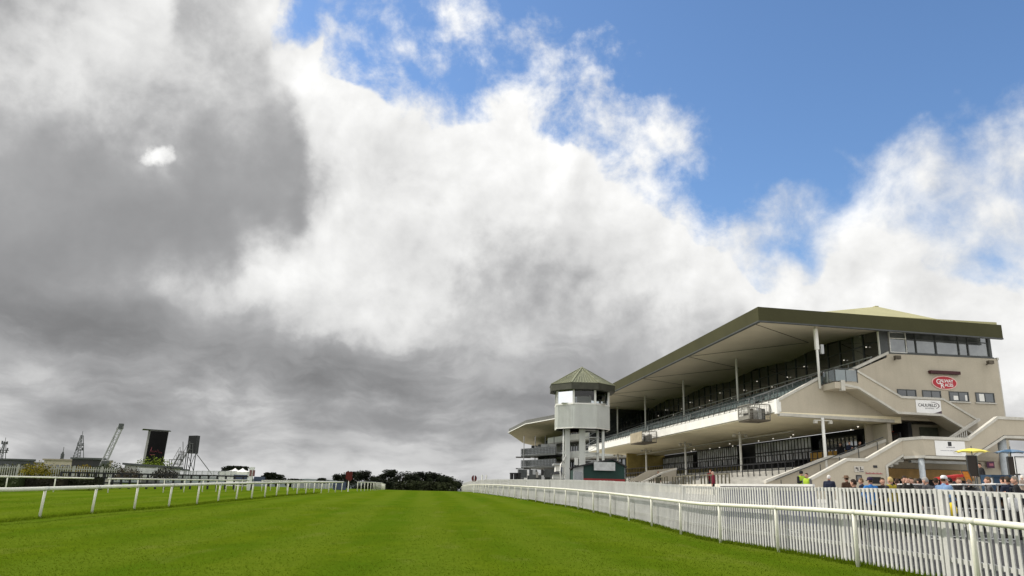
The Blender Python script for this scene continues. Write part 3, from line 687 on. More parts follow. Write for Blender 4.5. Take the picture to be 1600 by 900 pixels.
    b.bar(S(-1.7, 3.6, 10.6), S(-1.7, 5.3, 10.6), .06, .05); b.bar(S(-.1, 3.6, 10.6), S(-1.7, 3.6, 10.6), .06, .05); b.build('handrail', DKSTEEL, st)
    b = MB(); sbox(b, -1.71, -1.69, 3.66, 5.26, 9.68, 10.5); sbox(b, -1.66, -.14, 3.59, 3.61, 9.68, 10.5); b.build('glass_guard', TEALGLASS, st)
    # second flight, doubling back outward of the first
    b = MB(); b.hexa([S(-3.3, 9.6, 4.5), S(-1.95, 9.6, 4.5), S(-1.95, 14.5, 5.9), S(-3.3, 14.5, 5.9)], [S(-3.3, 9.6, 4.72), S(-1.95, 9.6, 4.72), S(-1.95, 14.5, 6.12), S(-3.3, 14.5, 6.12)])
    sbox(b, -3.3, -.02, 14.5, 16.0, 5.9, 6.12); b.build('return_flight', TERR, st)
    b = MB(); vz(b, [(10.9, 5.22), (14.32, 7.2), (14.32, 7.4), (10.9, 5.42)], -2.0, -1.75); b.build('return_coping', COPING, st)
    b = MB()
    for k in range(14): v_ = 11.1 + k * .16; b.bar(S(-1.9, v_, 4.7 + (v_ - 10) * .3), S(-1.9, v_, 5.30 + (v_ - 10.9) * .575), .05, .05)
    b.build('balusters', WPAINT, st)
    b = MB(); vz(b, [(13.0, 5.4), (16, 6.0), (16, 7.1), (14.5, 7.1)], -3.4, -3.25); b.build('return_guard', STEEL, st)
    # --- recess with a door behind the lower landing
    b = MB(); sbox(b, 2.2, 2.4, 8.0, 14.3, 4.4, 7.2); b.build('recess_wall', RENDER, g)
    b = MB(); sbox(b, .31, 2.2, 14.0, 14.28, 4.4, 7.2); b.build('recess_side', RENDER, g); b = MB(); sbox(b, .31, 2.2, 8.55, 8.85, 4.4, 7.0); b.build('recess_side', RENDER, g)
    b = MB(); sbox(b, 2.12, 2.19, 9.6, 11.6, 4.6, 6.25); b.build('doorway', DARKIN, g)
    b = MB(); sbox(b, 2.12, 2.19, 12.4, 13.9, 4.6, 7.0); b.build('service_door', pm('drab_green', (.10, .11, .08), .8), g)
    # --- lower stair complex
    ls = empty('lower_staircase', (0, 0, 0), None, None); ls.parent = g
    def wall(pts, u0, u1, name='parapet', mat=RENDER): b = MB(); [vz(b, p, u0, u1) for p in pts]; return b.build(name, mat, ls)
    inner = [(-1.35, 2.45), (3.6, 4.30), (4.5, 4.33), (8.0, 5.6)]
    wall([[(-1.35, .6), (3.6, .6), (3.6, 4.30), (-1.35, 2.45)], [(3.6, .6), (4.5, .6), (4.5, 4.33), (3.6, 4.30)], [(4.5, .6), (8.0, .6), (8.0, 5.6), (4.5, 4.33)]], -.16, .08, 'inner_parapet')
    def cope(pts, u0, u1, h=.2, nm='coping'):
        b = MB()
        for p, q in zip(pts[:-1], pts[1:]): vz(b, [(p[0], p[1] + .003), (q[0], q[1] + .003), (q[0], q[1] + h), (p[0], p[1] + h)], u0, u1)
        return b.build(nm, COPING, ls)
    cope(inner, -.26, .16)
    UO = -4.4
    outer = [(-.5, 2.46), (2.4, 3.92), (3.8, 3.94), (6.45, 5.36)]
    wall([[(-.5, .6), (2.4, .6), (2.4, 3.92), (-.5, 2.46)], [(2.4, .6), (3.8, .6), (3.8, 3.94), (2.4, 3.92)], [(3.8, .6), (5.15, .6), (5.15, 3.62), (6.45, 4.38), (6.45, 5.36), (3.8, 3.94)]], UO, UO + .2, 'outer_parapet')
    cope(outer, UO - .08, UO + .28)
    b = MB(); vz(b, [(5.1, .6), (5.25, .6), (5.25, 3.66), (6.45, 4.36), (6.45, 4.5), (5.1, 3.72)], UO - .06, UO - .004); b.build('opening_trim', COPING, ls)
    # angled piece and bulged landing parapet
    UL = -5.35
    b = MB(); q = [S(UO, 6.45, 4.36), S(UL, 7.35, 4.42), S(UL, 7.35, 5.45), S(UO, 6.45, 5.36)]; b.prism(q, D1 * .2)
    b.build('landing_parapet_return', RENDER, ls)
    b = MB(); b.prism([p + Vector((0, 0, 1.0)) - D1 * .07 for p in (S(UO, 6.45, 4.37), S(UL, 7.35, 4.46), S(UL, 7.35, 4.66), S(UO, 6.45, 4.57))], D1 * .34); b.build('coping', COPING, ls)
    b = MB(); b.prism([S(UO, 6.45, 4.2) - D1 * .05, S(UL, 7.35, 4.25) - D1 * .05, S(UL, 7.35, 4.42) - D1 * .05, S(UO, 6.45, 4.36) - D1 * .05], D1 * .28); b.build('base_band', COPING, ls)
    wall([[(7.35, 4.42), (10.6, 4.40), (10.6, 5.44), (7.35, 5.45)], [(10.6, 4.40), (13.25, 5.92), (12.95, 6.96), (10.6, 5.44)], [(13.25, 5.92), (18.5, 5.94), (18.5, 6.94), (12.95, 6.96)]], UL, UL + .2, 'landing_parapet')
    cope([(7.35, 5.45), (10.6, 5.44), (12.95, 6.96), (18.5, 6.94)], UL - .08, UL + .28)
    cope([(7.35, 4.22), (10.62, 4.2), (13.27, 5.72), (18.5, 5.74)], UL - .06, UL + .24, .17, 'base_band')
    b = MB(); b.prism([S(UO + .2, 6.3, 4.3), S(-.2, 6.3, 4.3), S(-.2, 14.2, 4.3), S(-3.4, 14.2, 4.3), S(-3.5, 10.7, 4.3), S(UL + .22, 10.7, 4.3), S(UL + .22, 7.4, 4.3)], Vector((0, 0, .24))); b.build('landing_slab', RENDER, ls)
    b = MB(); vz(b, [(10.72, 4.3), (13.3, 5.75), (18.5, 5.75), (18.5, 5.98), (13.2, 5.98), (10.72, 4.54)], UL + .22, -3.5); b.build('right_flight_slab', RENDER, ls)
    b = MB()
    for k in range(18): v0_ = -.6 + k * .4; sbox(b, UO + .21, -.17, v0_, v0_ + .397, .6 if v0_ < 4.2 else 1.1 + k * .17, 1.5 + k * .17)
    b.build('left_flight_steps', TERR, ls)
    b = MB(); b.bar(S(-.55, -.8, 2.7), S(-.55, 7.6, 5.9), .06, .06)
    for k in range(6): v_ = -.4 + 1.5 * k; b.bar(S(-.55, v_, 1.8 + .38 * v_), S(-.55, v_, 2.85 + .38 * v_), .05, .05)
    b.build('handrail', DKSTEEL, ls)
    for u_, v_, zt_, r_ in ((-5.0, 7.3, 4.24, .19), (-4.9, 13.4, 5.7, .27)):
        b = MB(); b.path([S(u_, v_, .6), S(u_, v_, zt_)], r_, 12); b.build('column', pm('blue_grey_column', (.40, .43, .45), .7) if 'blue_grey_column' not in bpy.data.materials else bpy.data.materials['blue_grey_column'], ls, smooth=True)
    # undercroft
    b = MB(); sbox(b, -.1, .02, 4.7, 14.3, 3.75, 4.28); b.build('undercroft_wall', RENDER, g)
    b = MB(); sbox(b, -.34, -.17, 4.7, 14.6, 3.02, 3.72); b.build('undercroft_fascia', pm('tan_fascia', (.42, .26, .10), .7), g)
    b = MB(); sbox(b, -.30, -.18, 4.7, 14.3, .6, 3.01); b.build('undercroft_opening', DARKIN, g)
    b = MB(); b.path([S(-.2, 8.2, 4.1), S(-.25, 8.25, 3.4), S(-.25, 11.2, 3.38), S(-.25, 11.25, 2.6)], .05, 8); b.build('wall_pipe', WPAINT, g)
    b = MB(); sbox(b, -3.2, -2.9, 7.8, 12.6, 4.02, 4.2); b.build('cable_tray', STEEL, g)
    # --- lower terrace under the overhang
    b = MB()
    for k in range(12): sbox(b, .1, UE - 2, -3.6 + k * .66, -3.6 + (k + 1) * .66 - .004, .5, 1.75 + k * .19)
    sbox(b, .1, UE - 2, 4.32, 11, .5, 3.9); b.build('lower_terrace', TERR, g)
    b = MB(); sbox(b, .2, UE - 2, -3.8, -3.62, .5, 2.35); b.build('front_upstand', pm('pale_upstand', (.66, .63, .54), .8, streak=.3), g)
    rr = random.Random(9)
    for k in range(16):                                      # crush barriers
        u = 1.8 + k * 3.55; b = MB(); v_ = -3.2 if k % 2 == 0 else -2.9; zb = 1.8; h = 1.28
        L_ = 2.9
        for t in (0, .25, .5, .75, 1): b.bar(S(u + L_ * t, v_, zb), S(u + L_ * t, v_, zb + h), .09, .09)
        b.bar(S(u - .05, v_, zb + h), S(u + L_ + .05, v_, zb + h), .08, .09); b.build('crush_barrier', pm('barrier_olive', (.12, .11, .075), .6) if 'barrier_olive' not in bpy.data.materials else bpy.data.materials['barrier_olive'], g)
    for row, (v_, zb) in enumerate(((1.2, 2.95), (4.4, 3.9))):
        b = MB(); u = .8
        while u < UE - 3: b.bar(S(u, v_, zb), S(u, v_, zb + 1.1), .06, .06); u += .75 if row else 1.1
        b.bar(S(.4, v_, zb + 1.1), S(UE - 3, v_, zb + 1.1), .06, .07); b.bar(S(.4, v_, zb + .55), S(UE - 3, v_, zb + .55), .04, .04)
        b.build('terrace_railing', BLACK, g)
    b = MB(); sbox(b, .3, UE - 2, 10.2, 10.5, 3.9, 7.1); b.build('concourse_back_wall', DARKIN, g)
    b = MB(); sbox(b, 30, UE - 2, 9.9, 10.15, 3.9, 4.9); b.build('concourse_dado', pm('olive_dado', (.20, .17, .07), .8), g)
    # glazed screens of the concourse
    def screen(u0, u1, v_, z0, z1, mats, step=.62):
        n = int((u1 - u0) / step); f = MB()
        for i in range(n + 1): sbox(f, u0 + i * step - .04, u0 + i * step + .04, v_ - .06, v_ + .06, z0, z1)
        for z_ in (z0, (z0 + z1) / 2 - .05, z1): sbox(f, u0 - .04, u0 + n * step + .04, v_ - .075, v_ - .061, z_ - .05, z_ + .06)
        w = f.build('glazed_screen', BLACK, g)
        p = MB(); sbox(p, u0 - .03, u0 + n * step + .03, v_ - .01, v_ + .01, z0 + .05, z1 - .05); p.build('pane', mats, w)
    screen(13.2, 25.0, 9.4, 4.95, 6.9, SKYSHEEN); screen(6.6, 12.8, 9.9, 4.95, 6.6, PGLASS); screen(29, 42, 9.2, 4.9, 6.9, SKYSHEEN); screen(44, 57, 9.6, 5.0, 6.6, SKYSHEEN)
    b = MB(); sbox(b, 5.0, 10.2, 7.6, 8.0, 4.55, 5.25); b.build('bar_counter', pm('ochre_counter', (.42, .24, .05), .7), g)
    screen(.6, 5.4, 9.7, 4.2, 6.4, DARKPANE, .95)
    for k in range(14):
        b = MB(); b.lathe([(0, 0), (.06, 0), (.07, .07), (0, .07)], 8, S(1.5 + k * 2.9 + rr.uniform(-.4, .4), 7.2 + rr.uniform(-1, 1), 6.75)); b.build('ceiling_lamp', LAMP, g)
    b = MB(); b.bar(S(9, 5.6, 6.95), S(UE - 6, 5.6, 6.95), .07, .09); b.build('soffit_conduit', COPING, g)
    b = MB(); sbox(b, UE - .3, UE, 0, 9.4, 7.5, 14.0); b.build('far_end_screen', WGLASS, g)
    b = MB(); sbox(b, UE - 5, UE - 4.4, 4.5, 10, .6, 7.2); b.build('far_pier', pm('ochre_pier', (.36, .28, .10), .8), g)
    return g
SKYSHEEN = pm('painted_sheen_pane', (.55, .55, .57), .35, .45, .7, .15, 3, .6)  # mottled pale colour painted in place of bright sky reflected in the panes
LAMP = lamp_mat('lit_lamp', (1.0, .93, .80), .8)
SKYGLASS = glassy('end_window_glass', (.115, .122, .122), .07, .04, .04)
TEALGLASS = glassy('teal_guard_glass', (.055, .075, .07), .12)
DARKPANE = glassy('brown_pane', (.035, .033, .030), .03)
STAND = grandstand()
# camera baskets hung on the white band
def basket(u0, u1, solid, label):
    root = empty('viewing_basket', S(u0, -.9, 6.95), label, 'balcony cage', 'camera cages hung on the terrace band')
    cage = pm('cage_steel', (.20, .19, .165), .6) if 'cage_steel' not in bpy.data.materials else bpy.data.materials['cage_steel']
    b = MB(); sbox(b, u0, u1, -1.75, -.14, 6.92, 7.02); b.build('floor_tray', DULL, root)
    b = MB()
    for v_ in (-1.75, -.95, -.17):
        b.bar(S(u0, v_, 7.02), S(u0, v_, 8.1), .06, .06); b.bar(S(u1, v_, 7.02), S(u1, v_, 8.1), .06, .06)
    for a, c in (((u0, -1.75), (u0, -.14)), ((u0, -1.75), (u1, -1.75)), ((u1, -1.75), (u1, -.14))):
        b.bar(S(*a, 8.1), S(*c, 8.1), .07, .07); b.bar(S(*a, 7.55), S(*c, 7.55), .04, .04)
        for k in range(1, 12): t = k / 12; p = S(*a, 7.02).lerp(S(*c, 7.02), t); b.bar(p, p + Vector((0, 0, 1.08)), .018, .018)
        for k in range(1, 7): b.bar(S(*a, 7.02 + k * .155), S(*c, 7.02 + k * .155), .018, .018)
    b.build('cage_frame', cage, root)
    b = MB()
    if solid: sbox(b, u0 + .02, u1 - .02, -1.80, -1.765, 7.03, 8.08)
    else: sbox(b, u0 + .02, u1 - .02, -1.80, -1.765, 7.03, 7.30)
    b.build('front_panel', pm('ply_panel', (.38, .33, .24), .8) if solid else cage, root)
    rk = random.Random(int(u0)); 
    for k in range(5 if solid else 9): b = MB(); uu = rk.uniform(u0 + .2, u1 - .5); v_ = rk.uniform(-1.55, -.5); hh = rk.uniform(.2, .9); sbox(b, uu, uu + rk.uniform(.15, .4), v_, v_ + .25, 7.03, 7.03 + hh); b.build('camera_gear', (DKSTEEL, STEEL, DULL, BLACK)[k % 4], root)
    b = MB(); sbox(b, u0 + .3, u0 + .9, -1.3, -.9, 7.03, 7.7); sbox(b, u0 + .9, u0 + 1.3, -.8, -.4, 7.03, 7.85); b.build('equipment_box', pm('cable_grey', (.30, .29, .27), .7, .4, 6), root)
    return root
basket(1.0, 3.0, False, 'grey mesh camera cage hung on the terrace edge at the near corner')
basket(28.4, 33.0, True, 'camera cage with a plywood side panel, further along the terrace edge')

# signs on the grandstand
def endplane(u): return lambda v0, z0: (lambda x, y, d: S(u - d, v0 + x, z0 + y))
RED = pm('sign_red', (.42, .018, .03), .45, .05, 1, .03, 10, .4)
SIGNW = pm('sign_white', (.80, .79, .78), .5, .03, 1, .02, 10, .3)
INK = pm('sign_ink', (.03, .03, .035), .5, .05, 1, .03, 10, .3)
PINK = pm('sign_edge', (.72, .50, .45), .5, .03, 1, .02, 10, .3)
def oval_sign():
    r = empty('oval_sign', S(-.03, 13.3, 10.16), 'red oval sign lettered Galway Races on the beige end wall', 'sign')
    def oval(a, c, d0, d1, m, n):
        b = MB(); b.prism([S(-d0, 13.3 + a * math.cos(t), 10.16 + c * math.sin(t)) for t in [2 * math.pi * k / 40 for k in range(40)]], D1 * -(d1 - d0)); return b.build(n, m, r)
    oval(1.03, .53, .004, .07, PINK, 'border'); oval(.95, .455, .072, .085, RED, 'face')
    P = endplane(-.088)
    text_mesh('letter_g', 'G', .52, SIGNW, r, P(12.80, 10.05)); text_mesh('lettering', 'ALWAY', .34, SIGNW, r, P(13.46, 10.18), spacing=.86)
    text_mesh('letter_r', 'R', .50, SIGNW, r, P(13.08, 9.76)); text_mesh('lettering', 'ACES', .32, SIGNW, r, P(13.62, 9.88), spacing=.9)
oval_sign()
b = MB(); sbox(b, -.28, -.004, 12.12, 14.56, 10.80, 11.03); tag(b.build('sign_lamp_box', pm('maroon_box', (.05, .012, .014), .5), origin=S(0, 13.3, 10.9)), 'long dark maroon box above the red oval sign', 'sign light')
def banner1():
    r = empty('banner', S(-1.80, 10.55, 8.1), 'white banner lettered Caulfield on the upper stair landing', 'banner')
    u = -1.73
    b = MB(); sbox(b, u - .02, u - .004, 9.62, 11.56, 7.52, 8.56); b.build('sheet', SIGNW, r)
    P = endplane(u - .024); text_mesh('lettering', 'CAULFIELD', .30, INK, r, P(10.50, 8.09), ext=.003, spacing=.95); text_mesh('small_lettering', 'INDUSTRIAL', .13, pm('grey_ink', (.25, .25, .26), .6), r, P(10.66, 7.93), ext=.003)
    dk = pm('banner_plum', (.07, .045, .06), .6)
    b = MB(); n = 16
    pts = [S(u - .024, 9.72 + 1.84 * k / n, 7.62 - .02 + .26 * abs(k / n - .42) ** 2 * (1.0 if k / n < .42 else 2.6)) for k in range(n + 1)]
    b.prism([S(u - .024, 9.72, 7.54)] + pts + [S(u - .024, 11.56, 7.54)], D1 * -.004); b.build('swoosh', dk, r)
    b = MB()
    for k in range(12):
        t0, t1 = [-.9 + 2.4 * j / 12 for j in (k, k + 1)]
        q = lambda t, rr_: S(u - .024, 10.75 + .62 * rr_ * math.cos(t) * 1.0, 8.18 + .24 * rr_ * math.sin(t))
        b.prism([q(t0, 1.0), q(t1, 1.0), q(t1, 1.12), q(t0, 1.12)], D1 * -.003)
    b.build('arc', dk, r)
banner1()
def banner2():
    r = empty('banner', S(-5.4, 9.2, 4.9), 'pale banner with a small dark crest on the lower stair parapet', 'banner')
    u = -5.36
    b = MB(); sbox(b, u - .02, u - .006, 8.15, 10.30, 4.42, 5.40); b.build('sheet', SIGNW, r)
    b = MB(); sbox(b, u - .026, u - .021, 9.08, 9.34, 5.06, 5.34); b.build('crest', INK, r)
    b = MB(); gi = random.Random(4)
    for (v0, v1, z, h) in ((8.95, 9.5, 4.95, .07), (8.5, 10.1, 4.74, .045), (9.4, 10.0, 4.56, .03)):
        v = v0
        while v < v1: w = gi.uniform(.03, .07); sbox(b, u - .025, u - .021, v, v + w, z, z + h * gi.uniform(.7, 1)); v += w + .02
    b.build('fine_print', pm('print_grey', (.30, .29, .32), .6), r)
banner2()
b = MB(); sbox(b, .29, .31, 8.98, 9.02, 6.2, 6.22); sbox(b, 2.0, 2.1, 8.95, 9.65, 6.0, 6.3)
b = MB(); sbox(b, 2.0, 2.11, 9.0, 10.2, 6.32, 6.62); tag(b.build('door_sign', pm('rust_sign', (.30, .07, .05), .6), origin=S(2, 9.6, 6.4)), 'small rust red sign over the dark doorway behind the stair landing', 'sign')

# ------------------------------------------------------------------ judges' tower
CLAD = pm('tower_cladding', (.62, .63, .60), .55, .05, 1, .04, 12, .35, streak=.25, dirt=(.38, .37, .33))
def octo(c, Rr, z, rot=R(22.5)): return [Vector((c[0] + Rr * math.cos(rot + R(45) * k), c[1] + Rr * math.sin(rot + R(45) * k), z)) for k in range(8)]
def tower():
    c = (7.75, 82.0); zb = 0.95
    g = empty('judges_tower', (c[0], c[1], zb), 'white eight sided judges tower on legs with pointed olive roof', 'tower', rz=0)
    a, b_ = octo(c, 2.98, 7.95), octo(c, 2.98, 10.30)
    m = MB(); m.add(a + b_, [tuple(reversed(range(8)))] + [(k, (k + 1) % 8, 8 + (k + 1) % 8, 8 + k) for k in range(8)]); m.build('cabin_wall', CLAD, g)
    m = MB()
    for k in range(8):
        p, q = a[k], a[(k + 1) % 8]; out = ((p + q) / 2 - Vector((*c, 7.95))).normalized()
        for i in range(1, 12): r = p.lerp(q, i / 12) + out * .02; m.bar(r + Vector((0, 0, .02)), r + Vector((0, 0, 2.32)), .10, .09)
    m.build('cladding_ribs', CLAD, g)
    for z0, h, rr, nm in ((10.28, .16, 3.06, 'sill_band'), (7.86, .14, 3.03, 'base_ring')):
        A, B_ = octo(c, rr, z0), octo(c, rr, z0 + h); m = MB(); m.add(A + B_, [tuple(reversed(range(8))), tuple(range(8, 16))] + [(k, (k + 1) % 8, 8 + (k + 1) % 8, 8 + k) for k in range(8)]); m.build(nm, WPAINT, g)
    for k in range(8):
        p, q = octo(c, 2.9, 10.44)[k], octo(c, 2.9, 10.44)[(k + 1) % 8]
        f = MB(); f.bar(p, p + Vector((0, 0, 1.5)), .2, .2); w = f.build('window_post', WPAINT, g)
        d = (q - p) * .04; n = MB(); n.poly([p + d, q - d, q - d + Vector((0, 0, 1.46)), p + d + Vector((0, 0, 1.46))]); n.build('window_pane', TOWERGLASS, w)
    m = MB(); m.box((c[0], c[1], 10.46), (4.6, 4.6, .02)); m.box((c[0] + .3, c[1] + .8, 11.0), (1.5, .5, 1.0)); m.box((c[0] - 1.2, c[1] - .6, 10.9), (1.0, .6, .5)); m.build('desk', WPAINT, g)
    A, B_ = octo(c, 3.62, 11.78), octo(c, 3.62, 12.45); i_ = octo(c, 2.8, 11.78)
    m = MB(); m.add(A + B_ + i_, [(k, (k + 1) % 8, 8 + (k + 1) % 8, 8 + k) for k in range(8)] + [(k, 16 + k, 16 + (k + 1) % 8, (k + 1) % 8) for k in range(8)]); m.build('eave_fascia', pm('dark_eave', (.055, .055, .04), .6), g)
    A = octo(c, 3.66, 12.452); ap = Vector((c[0], c[1], 14.55)); m = MB()
    for k in range(8): m.poly([A[k], A[(k + 1) % 8], ap])
    m.build('roof', TROOF, g)
    m = MB()
    for k in range(8):
        p, q = A[k], A[(k + 1) % 8]; m.bar(p + Vector((0, 0, .03)), ap + Vector((0, 0, .04)), .14, .06)
        for i in range(1, 9):
            t = i / 9; s = p.lerp(q, t); e = 1 - abs(2 * t - 1); m.bar(s + Vector((0, 0, .02)), s.lerp(ap, e * .96) + Vector((0, 0, .03)), .07, .05)
    m.build('roof_ribs', pm('pale_ribs', (.21, .215, .14), .5), g)
    m = MB(); m.add(octo(c, 2.9, 7.86), [tuple(reversed(range(8)))]); m.build('underside', DULL, g)
    for x, y, w in ((6.15, 81.0, .50), (7.65, 80.7, .62)):
        m = MB(); m.box((x, y, (7.86 + zb) / 2), (w, w * .8, 7.86 - zb)); m.build('leg', CLAD, g)
    for x, y, r in ((9.25, 80.6, .13), (9.80, 80.5, .15), (5.72, 80.7, .07)):
        m = MB(); m.path([(x, y, zb), (x, y, 7.86)], r, 10); m.build('leg', CLAD, g, smooth=True)
    m = MB(); m.path([(5.68, 80.6, zb), (5.40, 80.6, 3.6), (5.45, 80.6, 4.3), (5.7, 80.6, 4.6), (6.0, 80.7, 5.2)], .07, 8); m.build('cable_duct', WPAINT, g, smooth=True)
    m = MB(); m.box((7.05, 80.8, 4.6), (.36, .3, .75)); m.build('junction_box', WPAINT, g, bevel=.03)
    m = MB()
    for k in range(9):
        z = 1.6 + k * .78; m.box((8.65, 81.2 - (k % 2) * .4, z), (1.5, .9, .06))
        m.bar((7.98, 80.9, z + .5), (9.4, 80.9, z + .72), .04, .04); m.bar((7.98, 80.9, z), (7.98, 80.9, z + .9), .04, .04); m.bar((9.4, 80.9, z), (9.4, 80.9, z + .9), .04, .04); m.bar((8.05, 81.0, z), (9.35, 81.0, z + .75), .18, .04)
    m.build('stair', STEEL, g)
    return g
TROOF = pm('tower_roof_sheet', (.13, .135, .075), .5, .08, .8, .04, 9, .4)
TOWERGLASS = bpy.data.materials.new('clear_glass'); TOWERGLASS.use_nodes = True
def _clear(m):
    nt = m.node_tree; nt.nodes.clear(); o = nt.nodes.new('ShaderNodeOutputMaterial'); t = nt.nodes.new('ShaderNodeBsdfTransparent'); t.inputs[0].default_value = (.72, .75, .76, 1)
    g = nt.nodes.new('ShaderNodeBsdfGlossy'); g.inputs['Roughness'].default_value = .03; f = nt.nodes.new('ShaderNodeFresnel'); f.inputs[0].default_value = 1.6; mx = nt.nodes.new('ShaderNodeMixShader')
    nt.links.new(f.outputs[0], mx.inputs[0]); nt.links.new(t.outputs[0], mx.inputs[1]); nt.links.new(g.outputs[0], mx.inputs[2]); nt.links.new(mx.outputs[0], o.inputs[0])
_clear(TOWERGLASS)
tower()
def hut():
    o = (8.3, 72.0, .9); g = empty('timber_hut', o, 'dark green hut with a red base and grey board below the tower', 'hut')
    GRN = pm('hut_green', (.010, .040, .032), .6, .2, 1, .1, 12, .35); RB = pm('hut_red', (.28, .03, .03), .6, .15, 1, .1, 12)
    def wallp(pts, y, m, n, d=.1): b = MB(); b.prism([Vector((x, y, z)) for x, z in pts], (0, d, 0)); return b.build(n, m, g)
    wallp([(6.95, .9), (10.70, .9), (10.70, 3.86), (9.6, 4.45), (6.95, 3.95)], 71.9, GRN, 'front_wall')
    wallp([(6.0, .9), (6.94, .9), (6.94, 3.93), (6.0, 3.62)], 71.95, STEEL, 'side_booth')
    b = MB(); b.box((6.47, 71.92, 2.9), (.66, .05, .9)); b.build('booth_window', PGLASS, g)
    b = MB(); b.box((8.83, 71.86, 2.46), (3.76, .08, .62)); b.build('red_base', RB, g)
    b = MB(); b.hexa([(5.85, 71.6, 3.62), (9.6, 71.6, 4.47), (9.6, 74.5, 4.47), (5.85, 74.5, 3.62)], [(5.85, 71.6, 3.74), (9.6, 71.6, 4.60), (9.6, 74.5, 4.60), (5.85, 74.5, 3.74)])
    b.hexa([(9.605, 71.6, 4.47), (10.9, 71.6, 3.80), (10.9, 74.5, 3.80), (9.605, 74.5, 4.47)], [(9.605, 71.6, 4.60), (10.9, 71.6, 3.92), (10.9, 74.5, 3.92), (9.605, 74.5, 4.60)]); b.build('roof', pm('hut_felt', (.035, .034, .036), .85), g)
    b = MB(); b.box((8.3, 73.4, 2.2), (4.6, 2.8, 2.6)); b.build('hut_body', GRN, g)
    b = MB(); b.box((8.82, 71.5, 3.86), (1.92, .06, .74)); b.build('sign_board', pm('grey_board', (.52, .53, .53), .6), g)
hut()
# stepped concrete ramps in front of the far half of the terrace
b = MB(); q = [at(982, 752, 78), at(1013, 735, 78), at(1057, 731, 78), at(1057, 752, 78)]; b.prism(q, (0, .5, 0)); r = b.build('ramp_wall', RENDER, origin=at(1010, 752, 78)); tag(r, 'beige sloping ramp wall on the apron right of the green hut', 'wall')
b = MB(); q = [at(1002, 753, 74), at(1036, 737, 74), at(1058, 731.2, 74), at(1058, 733.5, 74), at(1037, 739.5, 74), at(1004, 755, 74)]; b.prism(q, (0, .4, 0)); tag(b.build('ramp_coping', COPING, origin=at(1030, 745, 74)), 'pale sloping handrail kerb in front of the beige ramp wall', 'kerb')

